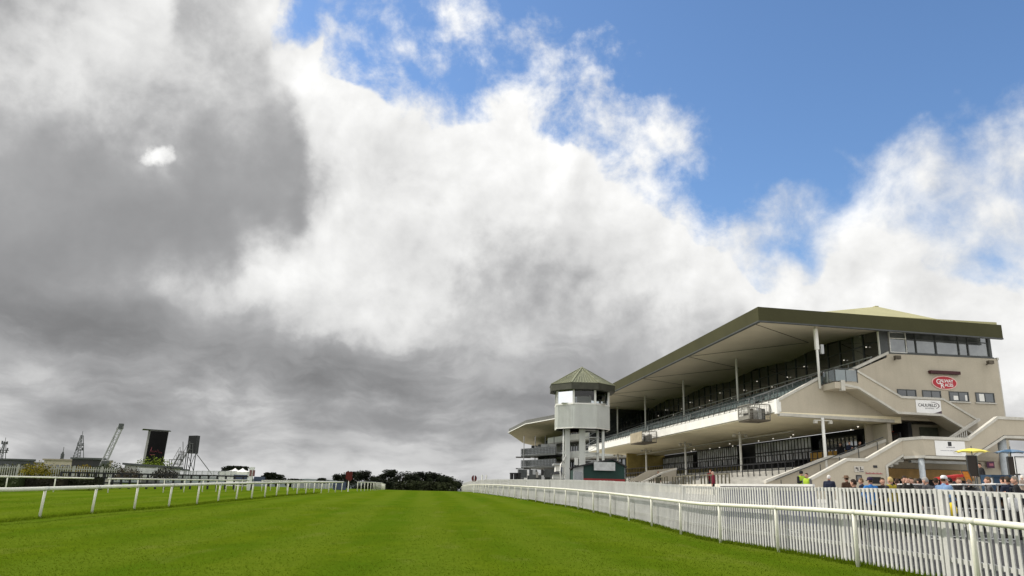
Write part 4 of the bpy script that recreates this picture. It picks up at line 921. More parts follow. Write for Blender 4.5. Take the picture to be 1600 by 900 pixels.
# ------------------------------------------------------------------ second grandstand, far along the straight
SCAF2 = pm('mid_grey_post', (.20, .20, .20), .6)
def far_stand():
    g = empty('second_grandstand', (14, 165, 1.2), 'far curved grandstand with cream soffit and stacked balconies left of the tower', 'grandstand')
    F = [(4.3, 217), (.1, 180), (3.5, 156), (8.6, 143), (16.5, 128)]; Bk = [(16, 222), (14, 196), (18, 178), (24, 164), (32, 150)]
    n = len(F); f0 = [Vector((*p, 14.55)) for p in F]; f1 = [Vector((*p, 14.78)) for p in F]; f2 = [Vector((*p, 15.45)) for p in F]; k0 = [Vector((*p, 12.6)) for p in Bk]; k1 = [Vector((*p, 16.2)) for p in Bk]
    m = MB()
    for i in range(n - 1): m.poly([f0[i], f0[i + 1], k0[i + 1], k0[i]])
    m.build('soffit', pm('far_soffit', (.50, .43, .32), .8), g)
    m = MB()
    for i in range(n - 1): m.poly([f2[i], f2[i + 1], k1[i + 1], k1[i]])
    m.poly([f2[0], k1[0], k0[0], f0[0]]); m.build('roof', STEEL, g)
    m = MB()
    for i in range(n - 1): m.poly([f1[i], f1[i + 1], f2[i + 1], f2[i]])
    m.build('fascia', pm('far_fascia', (.13, .13, .125), .6), g)
    m = MB()
    for i in range(n - 1): m.bar(f0[i] + Vector((-.1, 0, .12)), f0[i + 1] + Vector((-.1, 0, .12)), .16, .14)
    m.build('fascia_trim', WPAINT, g)
    I = [(9.0, 212), (5.6, 184), (8.2, 162), (12.4, 149), (20, 134)]
    def inset(o): return [Vector((x + o, y, 0)) for x, y in I]
    for lvl, (z, h) in enumerate(((11.3, 1.1), (8.0, 1.2))):
        P = inset(0); m = MB()
        for i in range(2, n - 1): m.prism([P[i] + Vector((0, 0, z)), P[i + 1] + Vector((0, 0, z)), P[i + 1] + Vector((0, 0, z + h)), P[i] + Vector((0, 0, z + h))], (.3, .1, 0))
        m.build('balcony_band', CLAD, g)
        m = MB()
        for i in range(n - 1): m.hexa([P[i] + Vector((0, 0, z - .3)), P[i + 1] + Vector((0, 0, z - .3)), P[i + 1] + Vector((9, 6, z - .3)), P[i] + Vector((9, 6, z - .3))], [P[i] + Vector((0, 0, z - .02)), P[i + 1] + Vector((0, 0, z - .02)), P[i + 1] + Vector((9, 6, z - .02)), P[i] + Vector((9, 6, z - .02))])
        m.build('balcony_slab', CONC, g)
    P = inset(3.2)
    for zz0, zz1, mt in ((1.2, 7.6, GLASS), (8.1, 10.9, PGLASS), (11.4, 13.2, GLASS)):
        m = MB()
        for i in range(n - 1): m.poly([P[i] + Vector((0, 0, zz0)), P[i + 1] + Vector((0, 0, zz0)), P[i + 1] + Vector((0, 0, zz1)), P[i] + Vector((0, 0, zz1))])
        w = m.build('glazing', mt, g)
        f = MB()
        for i in range(n - 1):
            L_ = (P[i + 1] - P[i]).length
            for k in range(int(L_ / 1.3)): q = P[i].lerp(P[i + 1], k * 1.3 / L_) - Vector((.08, 0, 0)); f.bar(q + Vector((0, 0, zz0)), q + Vector((0, 0, zz1)), .16, .16)
        f.build('mullions', WPAINT if mt is PGLASS else DKSTEEL, w)
    # end balconies with dark rails, two levels and a ground floor terrace
    for lvl, py in enumerate((713.5, 731.5)):
        a, c = at(814, py, 158), at(868, py, 146); z = a.z
        m = MB(); m.hexa([Vector((a.x, a.y, z)), Vector((c.x, c.y, z)), Vector((c.x + 5, c.y + 9, z)), Vector((a.x + 5, a.y + 9, z))], [Vector((a.x, a.y, z + .3)), Vector((c.x, c.y, z + .3)), Vector((c.x + 5, c.y + 9, z + .3)), Vector((a.x + 5, a.y + 9, z + .3))])
        m.build('end_balcony', DKSTEEL, g)
        m = MB(); 
        for k in range(25): q = a.lerp(c, k / 24); m.bar(Vector((q.x, q.y, z + .3)), Vector((q.x, q.y, z + 1.5)), .09, .09)
        for h in (.6, .9, 1.2, 1.5): m.bar(Vector((a.x, a.y, z + h)), Vector((c.x, c.y, z + h)), .10, .09)
        m.build('balcony_rail', DKSTEEL, g)
        m = MB(); m.poly([Vector((a.x + .1, a.y + .1, z + .35)), Vector((c.x + .1, c.y + .1, z + .35)), Vector((c.x + .1, c.y + .1, z + 1.45)), Vector((a.x + .1, a.y + .1, z + 1.45))]); m.build('balcony_glass', GLASS, g)
        m = MB(); m.hexa([Vector((a.x - 1.0, a.y, z - .15)), Vector((a.x + 2, a.y, z - .15)), Vector((a.x + 2, a.y + 3, z - .15)), Vector((a.x - 1.0, a.y + 3, z - .15))], [Vector((a.x - 1.0, a.y, z)), Vector((a.x + 2, a.y, z)), Vector((a.x + 2, a.y + 3, z)), Vector((a.x - 1.0, a.y + 3, z))]); m.build('canopy_blade', BLACK, g)
        rr = random.Random(lvl + 40)
        for k in range(9):
            q = a.lerp(c, rr.random()) + Vector((2 + 2 * rr.random(), 3, 0)); m = MB(); w = rr.uniform(.5, 1.6); m.box((q.x, q.y, z + 1.6 + rr.uniform(0, .6)), (w, .4, rr.uniform(.5, 1.6))); m.build('terrace_furniture', rr.choice([DKSTEEL, STEEL, BLACK, CONC]), g)
    for px in (818, 836, 852, 866):
        p0, p1 = at(px, 747, 154), at(px, 690, 154); m = MB(); m.path([(p0.x, p0.y + 2, 1), (p0.x, p0.y + 2, p1.z + 1.2)], .09, 8); m.build('post', SCAF2, g, smooth=True)
    rr = random.Random(8)
    for k in range(26):
        px = rr.uniform(812, 890); q = at(px, rr.uniform(738, 747), rr.uniform(120, 150)); m = MB(); m.box((q.x, q.y, q.z), (rr.uniform(.3, 1.5), .4, rr.uniform(.6, 1.8))); m.build('ground_furniture', rr.choice([BLACK, DKSTEEL, STEEL, CONC, WPAINT, DKSTEEL]), g)
far_stand()
def box_thing(name, px0, py0, px1, py1, D, dep, mat, label, cat, group=None, extra=None):
    a, c = at(px0, py1, D), at(px1, py0, D); m = MB(); m.hexa([(a.x, D, a.z), (c.x, D, a.z), (c.x, D + dep, a.z), (a.x, D + dep, a.z)], [(a.x, D, c.z), (c.x, D, c.z), (c.x, D + dep, c.z), (a.x, D + dep, c.z)])
    if extra is None: return tag(m.build(name, mat, origin=((a.x + c.x) / 2, D, a.z), bevel=.02), label, cat, group)
    r = empty(name, ((a.x + c.x) / 2, D, a.z), label, cat, group); m.build('body', mat, r, bevel=.02); extra(r, a, c); return r
BLUE = pm('advert_blue', (.05, .065, .11), .6, .3, 1.5)
def cab(r, a, c):
    m = MB(); m.box(((a.x * .3 + c.x * .7), a.y - .06, (a.z + c.z) / 2), ((c.x - a.x) * .3, .06, (c.z - a.z) * .7)); m.build('blue_door', BLUE, r)
    m = MB(); m.hexa([(a.x - .3, a.y - .4, c.z + .01), (c.x + .3, a.y - .4, c.z + .01), (c.x + .3, a.y + 3, c.z + .01), (a.x - .3, a.y + 3, c.z + .01)], [(a.x - .3, a.y - .4, c.z + .2), (c.x + .3, a.y - .4, c.z + .2), (c.x + .3, a.y + 3, c.z + .2), (a.x - .3, a.y + 3, c.z + .2)]); m.build('flat_roof', STEEL, r)
box_thing('kiosk', 868, 727, 884, 746, 105, 2.6, WPAINT, 'small white kiosk with a blue door beyond the tower legs', 'kiosk', extra=cab)
def gaz(r, a, c):
    m = MB(); m.hexa([(a.x - .3, a.y - .3, c.z + .01), (c.x + .4, a.y - .3, c.z + .01), (c.x + .4, a.y + 2.5, c.z + .01), (a.x - .3, a.y + 2.5, c.z + .01)], [(a.x + .4, a.y, c.z + .35), (c.x - .2, a.y, c.z + .35), (c.x - .2, a.y + 2, c.z + .35), (a.x + .4, a.y + 2, c.z + .35)]); m.build('canopy', BLACK, r)
box_thing('shelter', 864, 741, 880, 748, 98, 2, CLAD, 'low white shelter with a black canopy in front of the kiosk', 'shelter', extra=gaz)
# bin posts by the rail beyond the tower
for k, px in enumerate((799.5, 805.5, 811)):
    q = at(px, 744, 112); m = MB(); m.lathe([(0, -2.6), (.22, -2.6), (.25, .30), (.30, .32), (.30, .46), (0, .48)], 10, (q.x, q.y, q.z)); tag(m.build('bollard', BLACK, origin=q), 'dark bollard standing behind the fence, left of the far balconies', 'bollard', 'row of three dark bollards')

# ------------------------------------------------------------------ things across the infield
def brush(name, px0, px1, py0, py1, D, seed, label, col):
    rr = random.Random(seed); a, c = at(px0, py1, D), at(px1, py0, D); m = MB(); W_ = c.x - a.x; Hh = c.z - a.z
    for k in range(int(W_ * 120)):
        x = a.x + W_ * rr.random(); z = a.z + Hh * rr.random() ** .8 * rr.uniform(.7, 1.05); y = D + rr.random() * 1.2; s = rr.uniform(.06, .16)
        t = Vector((rr.gauss(0, 1), rr.gauss(0, 1), rr.gauss(0, .7))).normalized(); u = t.orthogonal().normalized()
        p = Vector((x, y, z)); m.poly([p - t * s, p + u * s * .6, p + t * s, p - u * s * .6])
    m.box(((a.x + c.x) / 2, D + .7, a.z + Hh * .45), (W_, .9, Hh * .9))
    mat = pm(name + '_leaf', col, .8, .5, 1.2, .3, 8, .1); return tag(m.build(name, mat, origin=((a.x + c.x) / 2, D, a.z)), label, 'hedge')
brush('brush_hedge', -60, 27, 745, 764, 63, 1, 'dark clipped hedge at the edge of the frame behind the white rail', (.022, .030, .010))
brush('brush_hedge', 28, 96, 743, 764, 64, 2, 'dark brown brush fence behind the white rail, beside the hedge', (.020, .017, .011))
brush('brush_hedge', 97, 152, 744, 764, 65, 3, 'low dark brush fence next to the black rail posts', (.018, .019, .010))
def post_rail():
    D0, D1_ = 68, 88; root = empty('black_fence', at(90, 764, D0), 'black post and rail fence across the infield below the screens', 'fence')
    pts = [at(92 + 300 * k / 22, 764, D0 + (D1_ - D0) * k / 22) for k in range(23)]
    for p in pts: b = MB(); z = zt(p.y); b.bar((p.x, p.y, z - .2), (p.x, p.y, z + 1.45), .16, .16); b.build('post', BLACK, root)
    b = MB()
    for h in (.55, 1.0, 1.4):
        for p, q in zip(pts[:-1], pts[1:]): b.bar((p.x, p.y - .1, zt(p.y) + h), (q.x, q.y - .1, zt(q.y) + h), .05, .14)
    b.build('rails', BLACK, root)
post_rail()
def palisade():
    D = 92; root = empty('palisade_fence', at(80, 745, D), 'tall white palisade fence with gorse behind, across the infield', 'fence')
    pal = pm('palisade_white', (.34, .34, .31), .6, .15, 1)
    X0, X1 = at(-60, 745, D).x, at(192, 745, D).x; n = int((X1 - X0) / .27)
    top = lambda x: 1.05 + 1.72 + .0 * x
    b = MB(); panels = []
    for k in range(n):
        x = X0 + k * .27; b.bar((x, D, .6), (x, D, 2.98 - .06 * math.sin(x * .4)), .10, .05)
        if k % 12 == 11: panels.append(b); b = MB()
    panels.append(b)
    for q in panels: q.build('picket_panel', pal, root)
    for k in range(0, n + 1, 12): q = MB(); x = X0 + k * .27 - .13; q.bar((x, D + .06, .5), (x, D + .06, 3.1), .16, .16); q.build('post', pal, root)
    q = MB(); q.bar((X0, D + .05, 2.72), (X1, D + .05, 2.72), .06, .1); q.build('top_rail', pal, root); q = MB(); q.bar((X0, D + .05, 1.15), (X1, D + .05, 1.15), .06, .1); q.build('bottom_rail', pal, root)
palisade()
def gorse(px, py, D, r, label, seed, col=(.10, .09, .01)):
    rr = random.Random(seed); c = at(px, py, D); m = MB()
    for k in range(900):
        d = Vector((rr.gauss(0, 1), rr.gauss(0, 1), abs(rr.gauss(0, .8)) - .3)); d = d.normalized() * r * rr.random() ** .4 * rr.uniform(.75, 1.1)
        p = Vector((c.x + d.x * 1.5, c.y + d.y, c.z + d.z)); s = rr.uniform(.05, .13); t = Vector((rr.gauss(0, 1), rr.gauss(0, 1), rr.gauss(0, 1))).normalized(); u = t.orthogonal().normalized()
        m.poly([p - t * s, p + u * s * .7, p + t * s, p - u * s * .7])
    tag(m.build('gorse_bush', pm('gorse_leaf', col, .8, .6, 2.0, .3, 8, .1), origin=(c.x, c.y, c.z - r * .4)), label, 'bush')
for i, (px, py, r, lab, col) in enumerate(((-20, 741, 1.5, 'yellow gorse bush behind the palisade at the frame edge', (.09, .085, .012)), (8, 741, 1.4, 'olive gorse bush second along behind the palisade', (.06, .062, .012)), (30, 742, 1.3, 'dull gorse bush behind the palisade below the far dark roof', (.045, .048, .01)), (55, 738, 1.3, 'bright yellow gorse bush in front of the palisade', (.15, .125, .01)), (82, 741, 1.2, 'yellow gorse bush below the long cream building', (.12, .10, .01)), (105, 741, 1.1, 'low gorse bush below the lattice mast', (.10, .085, .012)), (132, 739, 1.0, 'orange yellow gorse bush at the end of the gorse row', (.16, .115, .008)), (150, 742, 1.0, 'small green shrub behind the palisade left of the crane', (.05, .06, .015)), (172, 738, 1.3, 'dark green shrub behind the palisade at the crane foot', (.035, .045, .012)))):
    gorse(px, py, 95 if i != 3 else 91, r, lab, i + 20, col)
gorse(200, 745, 90, 1.2, 'grey brown shrub beside the white panel under the big screen', 41, (.06, .05, .035)); gorse(258, 744, 91, 1.1, 'dark shrub right of the white panel under the big screen', 42, (.03, .028, .022))
gorse(240, 729, 100, 1.5, 'bright green bush at the foot of the big screen', 43, (.10, .14, .012)); 
# cabin and panel below the screen
box_thing('site_cabin', 192, 728, 262, 748, 97, 4, pm('cabin_grey', (.45, .45, .42), .7, .15, .6), 'long low grey cabin below the big screen', 'cabin', extra=lambda r, a, c: MB().hexa([(a.x - .2, a.y - .3, c.z + .01), (c.x + .2, a.y - .3, c.z - .25), (c.x + .2, a.y + 4.2, c.z - .25), (a.x - .2, a.y + 4.2, c.z + .01)], [(a.x - .2, a.y - .3, c.z + .25), (c.x + .2, a.y - .3, c.z - .01), (c.x + .2, a.y + 4.2, c.z - .01), (a.x - .2, a.y + 4.2, c.z + .25)]).build('roof_edge', DKSTEEL, r))
box_thing('hoarding', 214, 732.5, 246, 746, 93, .15, pm('panel_grey', (.50, .51, .50), .6), 'plain pale grey hoarding in front of the low cabin', 'hoarding', extra=lambda r, a, c: [MB().box((x, a.y - .08, (a.z + c.z) / 2), (.12, .1, c.z - a.z + .3)).build('post', STEEL, r) for x in (a.x, c.x)])
def low_fence():
    D = 96; r = empty('site_fence', at(300, 748, D), 'faint grey mesh fence below the scaffold stair', 'fence')
    for k in range(12):
        a, c = at(262 + 9 * k, 736, D), at(262 + 9 * k + 8.6, 748, D); m = MB(); m.bar((a.x, D, c.z), (a.x, D, a.z), .08, .08); m.bar((a.x, D, a.z), (c.x, D, a.z), .06, .06); m.bar((a.x, D, (a.z + c.z) / 2), (c.x, D, (a.z + c.z) / 2), .05, .05)
        for j in range(7): x = a.x + (c.x - a.x) * j / 7; m.bar((x, D, c.z), (x, D, a.z), .04, .04)
        m.build('fence_panel', STEEL, r)
low_fence()
def big_screen():
    D = 122; root = empty('video_screen', at(240, 728, D), 'tall black video screen with faint red lettering and an overhanging lid', 'screen')
    tl, tr, bl, br = at(231.5, 672, D), at(260.5, 677.5, D + 1.4), at(222.5, 732, D), at(252, 732, D + 1.4)
    for p in (tl, bl): p.x = bl.x + (tl.x - bl.x) * .2 + .05
    LN = .38; xl, xr = bl.x, br.x; zt0, zt1, zb = tl.z, tr.z, bl.z - 2.2
    m = MB(); m.hexa([(xl, D, zb), (xr, D + 1.4, zb), (xr - .5, D + 2.6, zb), (xl - .9, D + 1.2, zb)], [(xl + LN, D, zt0), (xr + LN, D + 1.4, zt0 + .02), (xr - .5 + LN, D + 2.6, zt0), (xl - .9 + LN, D + 1.2, zt0)]); m.build('screen_body', pm('screen_grey', (.13, .13, .125), .6), root)
    n = Vector((xr - xl, 1.4, 0)).normalized(); o = Vector((n.y, -n.x, 0)) * .05
    P = lambda s, z: Vector((xl, D, zb)) + Vector((xr - xl, 1.4, 0)) * s + Vector((LN * (z - zb) / (zt0 - zb), 0, z - zb)) + o
    m = MB(); m.poly([P(.01, bl.z), P(.99, bl.z), P(.99, zt0 - .1), P(.01, zt0 - .1)]); m.build('display', pm('screen_black', (.008, .0075, .0085), .6, .2, .5, .1, 5, .08), root)
    m = MB(); d = Vector((xr - xl, 1.4, 0)); m.hexa([Vector((xl, D, zt0 + .02)) - d * .42 - o * 4, Vector((xr, D + 1.4, zt0 + .02)) + d * .03 - o * 4 * -1, Vector((xr - .4, D + 3, zt0 + .02)) + d * .03, Vector((xl - .9, D + 1.6, zt0 + .02)) - d * .42], [Vector((xl, D, zt0 + .16)) - d * .42, Vector((xr, D + 1.4, zt0 + .16)) + d * .03, Vector((xr - .4, D + 3, zt0 + .16)) + d * .03, Vector((xl - .9, D + 1.6, zt0 + .16)) - d * .42]); m.v = [(x + LN, y, z) for x, y, z in m.v]; m.build('lid', DKSTEEL, root)
    red = lamp_mat('screen_red', (.17, .03, .045), .05)
    def scr(pts, r): m = MB(); m.path([P(s, bl.z + (zt0 - bl.z) * t) + o * 1.2 for s, t in pts], r, 6); return m
    m = scr([(.14, .40), (.18, .43), (.2, .50), (.23, .56), (.22, .46), (.28, .43), (.32, .48), (.34, .43), (.40, .47), (.42, .43), (.5, .47), (.53, .43), (.62, .46), (.56, .50)], .035); m.build('script_lettering', red, root)
    m = scr([(.2, .36), (.48, .36)], .06); m.build('script_underline', red, root); m = scr([(.66, .42), (.7, .45), (.74, .41), (.78, .44), (.84, .40)], .025); m.build('script_lettering', red, root)
big_screen()
SCAF = pm('scaffold_grey', (.13, .13, .13), .5, .2, 2, .1, 20, .3)
def tv_tower():
    D = 112; root = empty('television_tower', at(300, 748, D), 'scaffold stair tower carrying a small black screen, with a guy wire', 'tower')
    A = lambda px, py, dd=0: at(px, py, D + dd)
    m = MB(); a, c = at(291.5, 708, D), at(309.5, 680, D); m.hexa([(a.x, D, a.z), (c.x - .35, D + .6, a.z), (c.x - .3, D + 1.6, a.z), (a.x, D + 1.2, a.z)], [(a.x, D, c.z - .1), (c.x - .35, D + .6, c.z), (c.x - .3, D + 1.6, c.z), (a.x, D + 1.2, c.z - .1)]); m.build('screen', BLACK, root)
    z0 = A(300, 752).z
    for px0, px1 in ((290, 293), (295, 298), (301, 304.5), (287, 290)):
        p = A(px1, 706); m = MB(); m.path([(p.x, p.y + .4, p.z), (p.x - .02, p.y + .4, z0)], .07, 6); m.build('leg', DKSTEEL, root)
    m = MB()
    for a, c in (((294, 738), (304, 712)), ((303, 738), (295, 714)), ((298, 740), (294, 726))): m.path([A(*a, .4), A(*c, .4)], .045, 5)
    m.build('brace', DKSTEEL, root)
    m = MB()
    for dd in (-.3, .6):
        m.bar(A(268, 733, dd), A(281, 709, dd), .10, .18); m.bar(A(276, 735, dd), A(296, 700, dd), .08, .16)
        m.bar(A(267, 724, dd), A(281, 699, dd), .05, .05); m.bar(A(276, 725, dd), A(296, 690, dd), .05, .05)
        for k in range(5): t = k / 4; p = A(268 + 13 * t, 733 - 24 * t, dd); m.bar(p, p + Vector((0, 0, .95)), .04, .04); p = A(276 + 20 * t, 735 - 35 * t, dd); m.bar(p, p + Vector((0, 0, .95)), .04, .04)
    for k in range(14): t = k / 13; p = A(270 + 14 * t, 732 - 25 * t); m.box((p.x + .3, p.y + .2, p.z), (.55, .9, .04))
    m.build('scaffold_stair', SCAF, root)
    m = MB()
    for px, py0, py1 in ((265, 718, 735), (268, 718, 735), (283, 704, 735), (286, 690, 736), (297, 693, 708), (301, 693, 708)): m.path([A(px, py0, .2), A(px, py1, .2)], .05, 6)
    for px0, px1, py in ((264, 286, 718), (264, 286, 725), (264, 288, 733), (280, 288, 706), (296, 302, 693), (296, 302, 702)): m.path([A(px0, py, .2), A(px1, py, .2)], .045, 6)
    m.build('guard_frame', SCAF, root)
    m = MB(); m.box((*A(282, 734).xy, A(282, 734).z), (2.0, 1.6, .2)); m.build('platform', DKSTEEL, root)
    m = MB(); m.path([A(307, 709), A(331, 741, 3)], .055, 6); m.build('guy_wire', DKSTEEL, root)
tv_tower()
def crane():
    D = 240; root = empty('crane', at(160, 740, D), 'tilted grey lattice crane jib rising behind the palisade fence', 'crane')
    a, c = at(159, 730, D), at(189.5, 665, D); m = MB(); n = (c - a).normalized(); s = Vector((n.z, 0, -n.x))
    for k, r in ((-.75, .26), (.75, .30)): m.path([a + s * k, c + s * k * .8], r, 6)
    m.build('jib_chord', pm('crane_grey', (.33, .33, .34), .6), root)
    m = MB(); L_ = (c - a).length
    for k in range(16): t0, t1 = k / 16, (k + 1) / 16; m.path([a.lerp(c, t0) + s * (.75 if k % 2 else -.75), a.lerp(c, t1) + s * (-.7 if k % 2 else .7)], .13, 5)
    m.build('jib_lacing', STEEL, root)
    p = at(189.5, 666, D); m = MB(); m.box((p.x, p.y, p.z), (1.2, .8, 1.6)); m.build('jib_head', DKSTEEL, root)
    p = at(164, 726, D); m = MB(); m.box((p.x, p.y, p.z), (1.5, 2.0, 2.4)); m.box((p.x - .5, p.y, p.z - 3), (2.2, 3, 3)); m.build('crane_cab', DKSTEEL, root, bevel=.1)
    m = MB(); m.path([a + Vector((0, 0, -6)), a], .5, 6); m.path([at(183, 668, D), at(177, 690, D), at(170, 708, D)], .07, 5); m.build('cable', DKSTEEL, root)
crane()
def mast(px, pyt, pyb, D, w, label, cross=()):
    root = empty('lattice_mast', at(px, pyb, D), label, 'mast'); t, b_ = at(px, pyt, D), at(px, pyb, D); x = b_.x; Hh = t.z - b_.z; m = MB()
    for sx, sy in ((-1, -1), (1, -1), (1, 1), (-1, 1)): m.path([(x + sx * w, D + sy * w, b_.z - 3), (x + sx * w * .18, D + sy * w * .18, t.z)], .16, 5)
    m.build('legs', DKSTEEL, root); m = MB()
    for k in range(9):
        t0, t1 = k / 9, (k + 1) / 9; w0, w1 = w * (1 - .82 * t0), w * (1 - .82 * t1); z0, z1 = b_.z + Hh * t0, b_.z + Hh * t1
        m.path([(x - w0, D - w0, z0), (x + w1, D - w1, z1)], .10, 4); m.path([(x + w0, D - w0, z0), (x - w1, D - w1, z1)], .10, 4); m.path([(x - w1, D - w1, z1), (x + w1, D - w1, z1)], .10, 4)
    m.build('bracing', DKSTEEL, root); m = MB(); m.path([(x, D, t.z), (x, D, t.z + 2)], .12, 5)
    for z, l in cross: zz = b_.z + Hh * z; m.bar((x - l, D, zz), (x + l, D, zz), .3, .3); m.box((x - l * .8, D, zz + .6), (.5, .5, 1.6)); m.box((x + l * .7, D, zz + .5), (.5, .5, 1.4))
    m.build('aerials', DKSTEEL, root)
mast(121.5, 680, 722, 380, 2.2, 'tall grey lattice mast behind the dark roofed block', ((.62, 1.6), (.45, 1.8)))
mast(1.5, 690, 724, 380, 1.6, 'short mast with dish aerials cut by the frame edge', ((.9, 1.6), (.6, 2.6), (.5, 2.2)))
mast(96, 706, 722, 330, .7, 'small thin mast on the long cream building', ((.5, .5),))
CREAM = pm('cream_wall', (.46, .41, .32), .8, .1, .2); 
def bld(px0, py0, px1, py1, D, dep, mat, roof, label, over=.5, wins=0):
    a, c = at(px0, py1, D), at(px1, py0, D); r = empty('low_building', ((a.x + c.x) / 2, D, a.z), label, 'building')
    m = MB(); m.hexa([(a.x, D, a.z - 8), (c.x, D, a.z - 8), (c.x, D + dep, a.z - 8), (a.x, D + dep, a.z - 8)], [(a.x, D, c.z), (c.x, D, c.z), (c.x, D + dep, c.z), (a.x, D + dep, c.z)]); m.build('wall', mat, r)
    m = MB(); m.hexa([(a.x - over, D - over, c.z + .01), (c.x + over, D - over, c.z + .01), (c.x + over, D + dep, c.z + .01), (a.x - over, D + dep, c.z + .01)], [(a.x - over, D - over, c.z + .6), (c.x + over, D - over, c.z + .6), (c.x + over, D + dep, c.z + .9), (a.x - over, D + dep, c.z + .9)]); m.build('roof', roof, r)
    for k in range(wins): m = MB(); x = a.x + (c.x - a.x) * (k + .5) / wins; m.box((x, D - .03, (a.z + c.z) / 2 + .2), (1.4, .06, 1.0)); m.build('window', GLASS, r)
bld(66, 721, 146, 738, 300, 14, CREAM, pm('dull_roof', (.30, .26, .20), .8), 'long low cream building behind the palisade fence', wins=9)
bld(112, 718, 145, 724, 285, 10, pm('dark_cladding', (.035, .033, .035), .7), DKSTEEL, 'dark roofed block on top of the cream building, under the mast', wins=0)
bld(-40, 719, 22, 735, 320, 14, pm('slate_cladding', (.07, .072, .08), .7), DKSTEEL, 'dark slate building at the frame edge behind the fence', wins=3)
bld(24, 724, 60, 735, 340, 12, CREAM, pm('pale_far_roof', (.30, .30, .30), .8), 'small pale building between the dark block and the cream one', wins=3)
def marquee(px, D, w, label):
    a = at(px, 745, D); p = at(px, 731, D); r = empty('marquee', a, label, 'tent', 'white marquees under the trees'); e = at(px, 737, D)
    m = MB(); h = w / 2; m.hexa([(a.x - h, D, a.z - 4), (a.x + h, D, a.z - 4), (a.x + h, D + w, a.z - 4), (a.x - h, D + w, a.z - 4)], [(a.x - h, D, e.z), (a.x + h, D, e.z), (a.x + h, D + w, e.z), (a.x - h, D + w, e.z)]); m.build('side_wall', WPAINT, r)
    m = MB(); q = [Vector((a.x + i * (h + .2), D + h + j * (h + .2), e.z + .01)) for i, j in ((-1, -1), (1, -1), (1, 1), (-1, 1))]; mid = [Vector((a.x + i * h * .35, D + h + j * h * .35, e.z + (p.z - e.z) * .4)) for i, j in ((-1, -1), (1, -1), (1, 1), (-1, 1))]; ap = Vector((a.x, D + h, p.z))
    for k in range(4): m.poly([q[k], q[(k + 1) % 4], mid[(k + 1) % 4], mid[k]]); m.poly([mid[k], mid[(k + 1) % 4], ap])
    m.build('canopy', WPAINT, r)
marquee(362.5, 150, 2.6, 'left one of the two peaked white tents below the round trees'); marquee(374.5, 152, 2.6, 'right one of the two peaked white tents, beside the red and white sign')
box_thing('barrier_wall', 342, 738, 386, 749, 140, .4, WPAINT, 'low white barrier wall below the two peaked tents', 'barrier')
box_thing('blue_hoarding', 364, 742, 386, 752, 92, .2, BLUE, 'blue advertising hoarding left of the red and white sign', 'hoarding'); box_thing('blue_hoarding', 396, 745, 414, 753, 100, .2, BLUE, 'dull blue hoarding right of the red and white sign', 'hoarding')
box_thing('blue_hoarding', 520, 753, 541, 765, 108, .2, BLUE, 'blue hoarding seen through the rail posts by the red flag', 'hoarding'); box_thing('white_hoarding', 455, 756, 515, 763, 118, .2, pm('hoarding_grey', (.30, .31, .32), .7, .3, .4), 'long pale hoarding seen through the far rail posts', 'hoarding')
def tall_sign():
    D = 84; a, c = at(386.5, 757, D), at(398, 730, D); r = empty('furlong_sign', ((a.x + c.x) / 2, D, zt(D)), 'white sign board with a red panel at the end of the far rail', 'sign')
    m = MB(); m.hexa([(a.x, D, zt(D)), (c.x - .3, D, zt(D)), (c.x - .3, D + .15, zt(D)), (a.x, D + .15, zt(D))], [(a.x + .05, D, c.z), (c.x, D, c.z), (c.x, D + .15, c.z), (a.x + .05, D + .15, c.z)]); m.build('board', CLAD, r)
    for k in range(2): m = MB(); x = a.x + .22 + k * .34; m.box((x, D - .02, c.z - .62), (.24, .03, .62)); m.build('red_panel', pm('faded_red', (.17, .085, .08), .7), r)
tall_sign()
def flagsign(px, py, D, w, h, label, cat, mat, pb):
    p = at(px, py, D); r = empty('marker_' + cat, (p.x, D, zt(D)), label, cat); m = MB(); m.path([(p.x, D, zt(D) - .2), (p.x, D, p.z)], .06, 8); m.build('pole', WPAINT, r)
    return r, p
r, p = flagsign(545.5, 744, 92, 0, 0, 'red flag sign on a white pole by the end of the near rail', 'flag', None, 0)
m = MB(); rr = random.Random(2); q = [(-.42, .45), (-.1, .62), (.05, .45), (.2, .6), (.42, .4), (.36, 0), (.42, -.3), (.1, -.62), (-.12, -.45), (-.4, -.25), (-.34, .1)]; m.prism([Vector((p.x + a, p.y - .07, p.z + c)) for a, c in q], (0, .06, 0)); m.build('cloth', pm('flag_red', (.085, .008, .005), .7), r)
r, p = flagsign(741, 747.5, 118, 0, 0, 'dark red round marker split in two halves on the far fence', 'sign', None, 0)
for s in (-1, 1): m = MB(); m.prism([Vector((p.x + s * (.06 + .34 * math.cos(t)), p.y - .1, p.z + .45 * math.sin(t))) for t in [math.pi * (k / 10 - .5) for k in range(11)]], (0, .06, 0)); m.build('disc_half', pm('marker_red', (.10, .015, .02), .6), r)
for px, lab in ((753.5, 'left one of two short white marker posts above the far fence'), (760, 'right one of two short white marker posts above the far fence')):
    p = at(px, 742, 112); m = MB(); m.path([(p.x, p.y, zt(112)), p], .11, 8); tag(m.build('marker_post', WPAINT, origin=(p.x, p.y, zt(112))), lab, 'post')

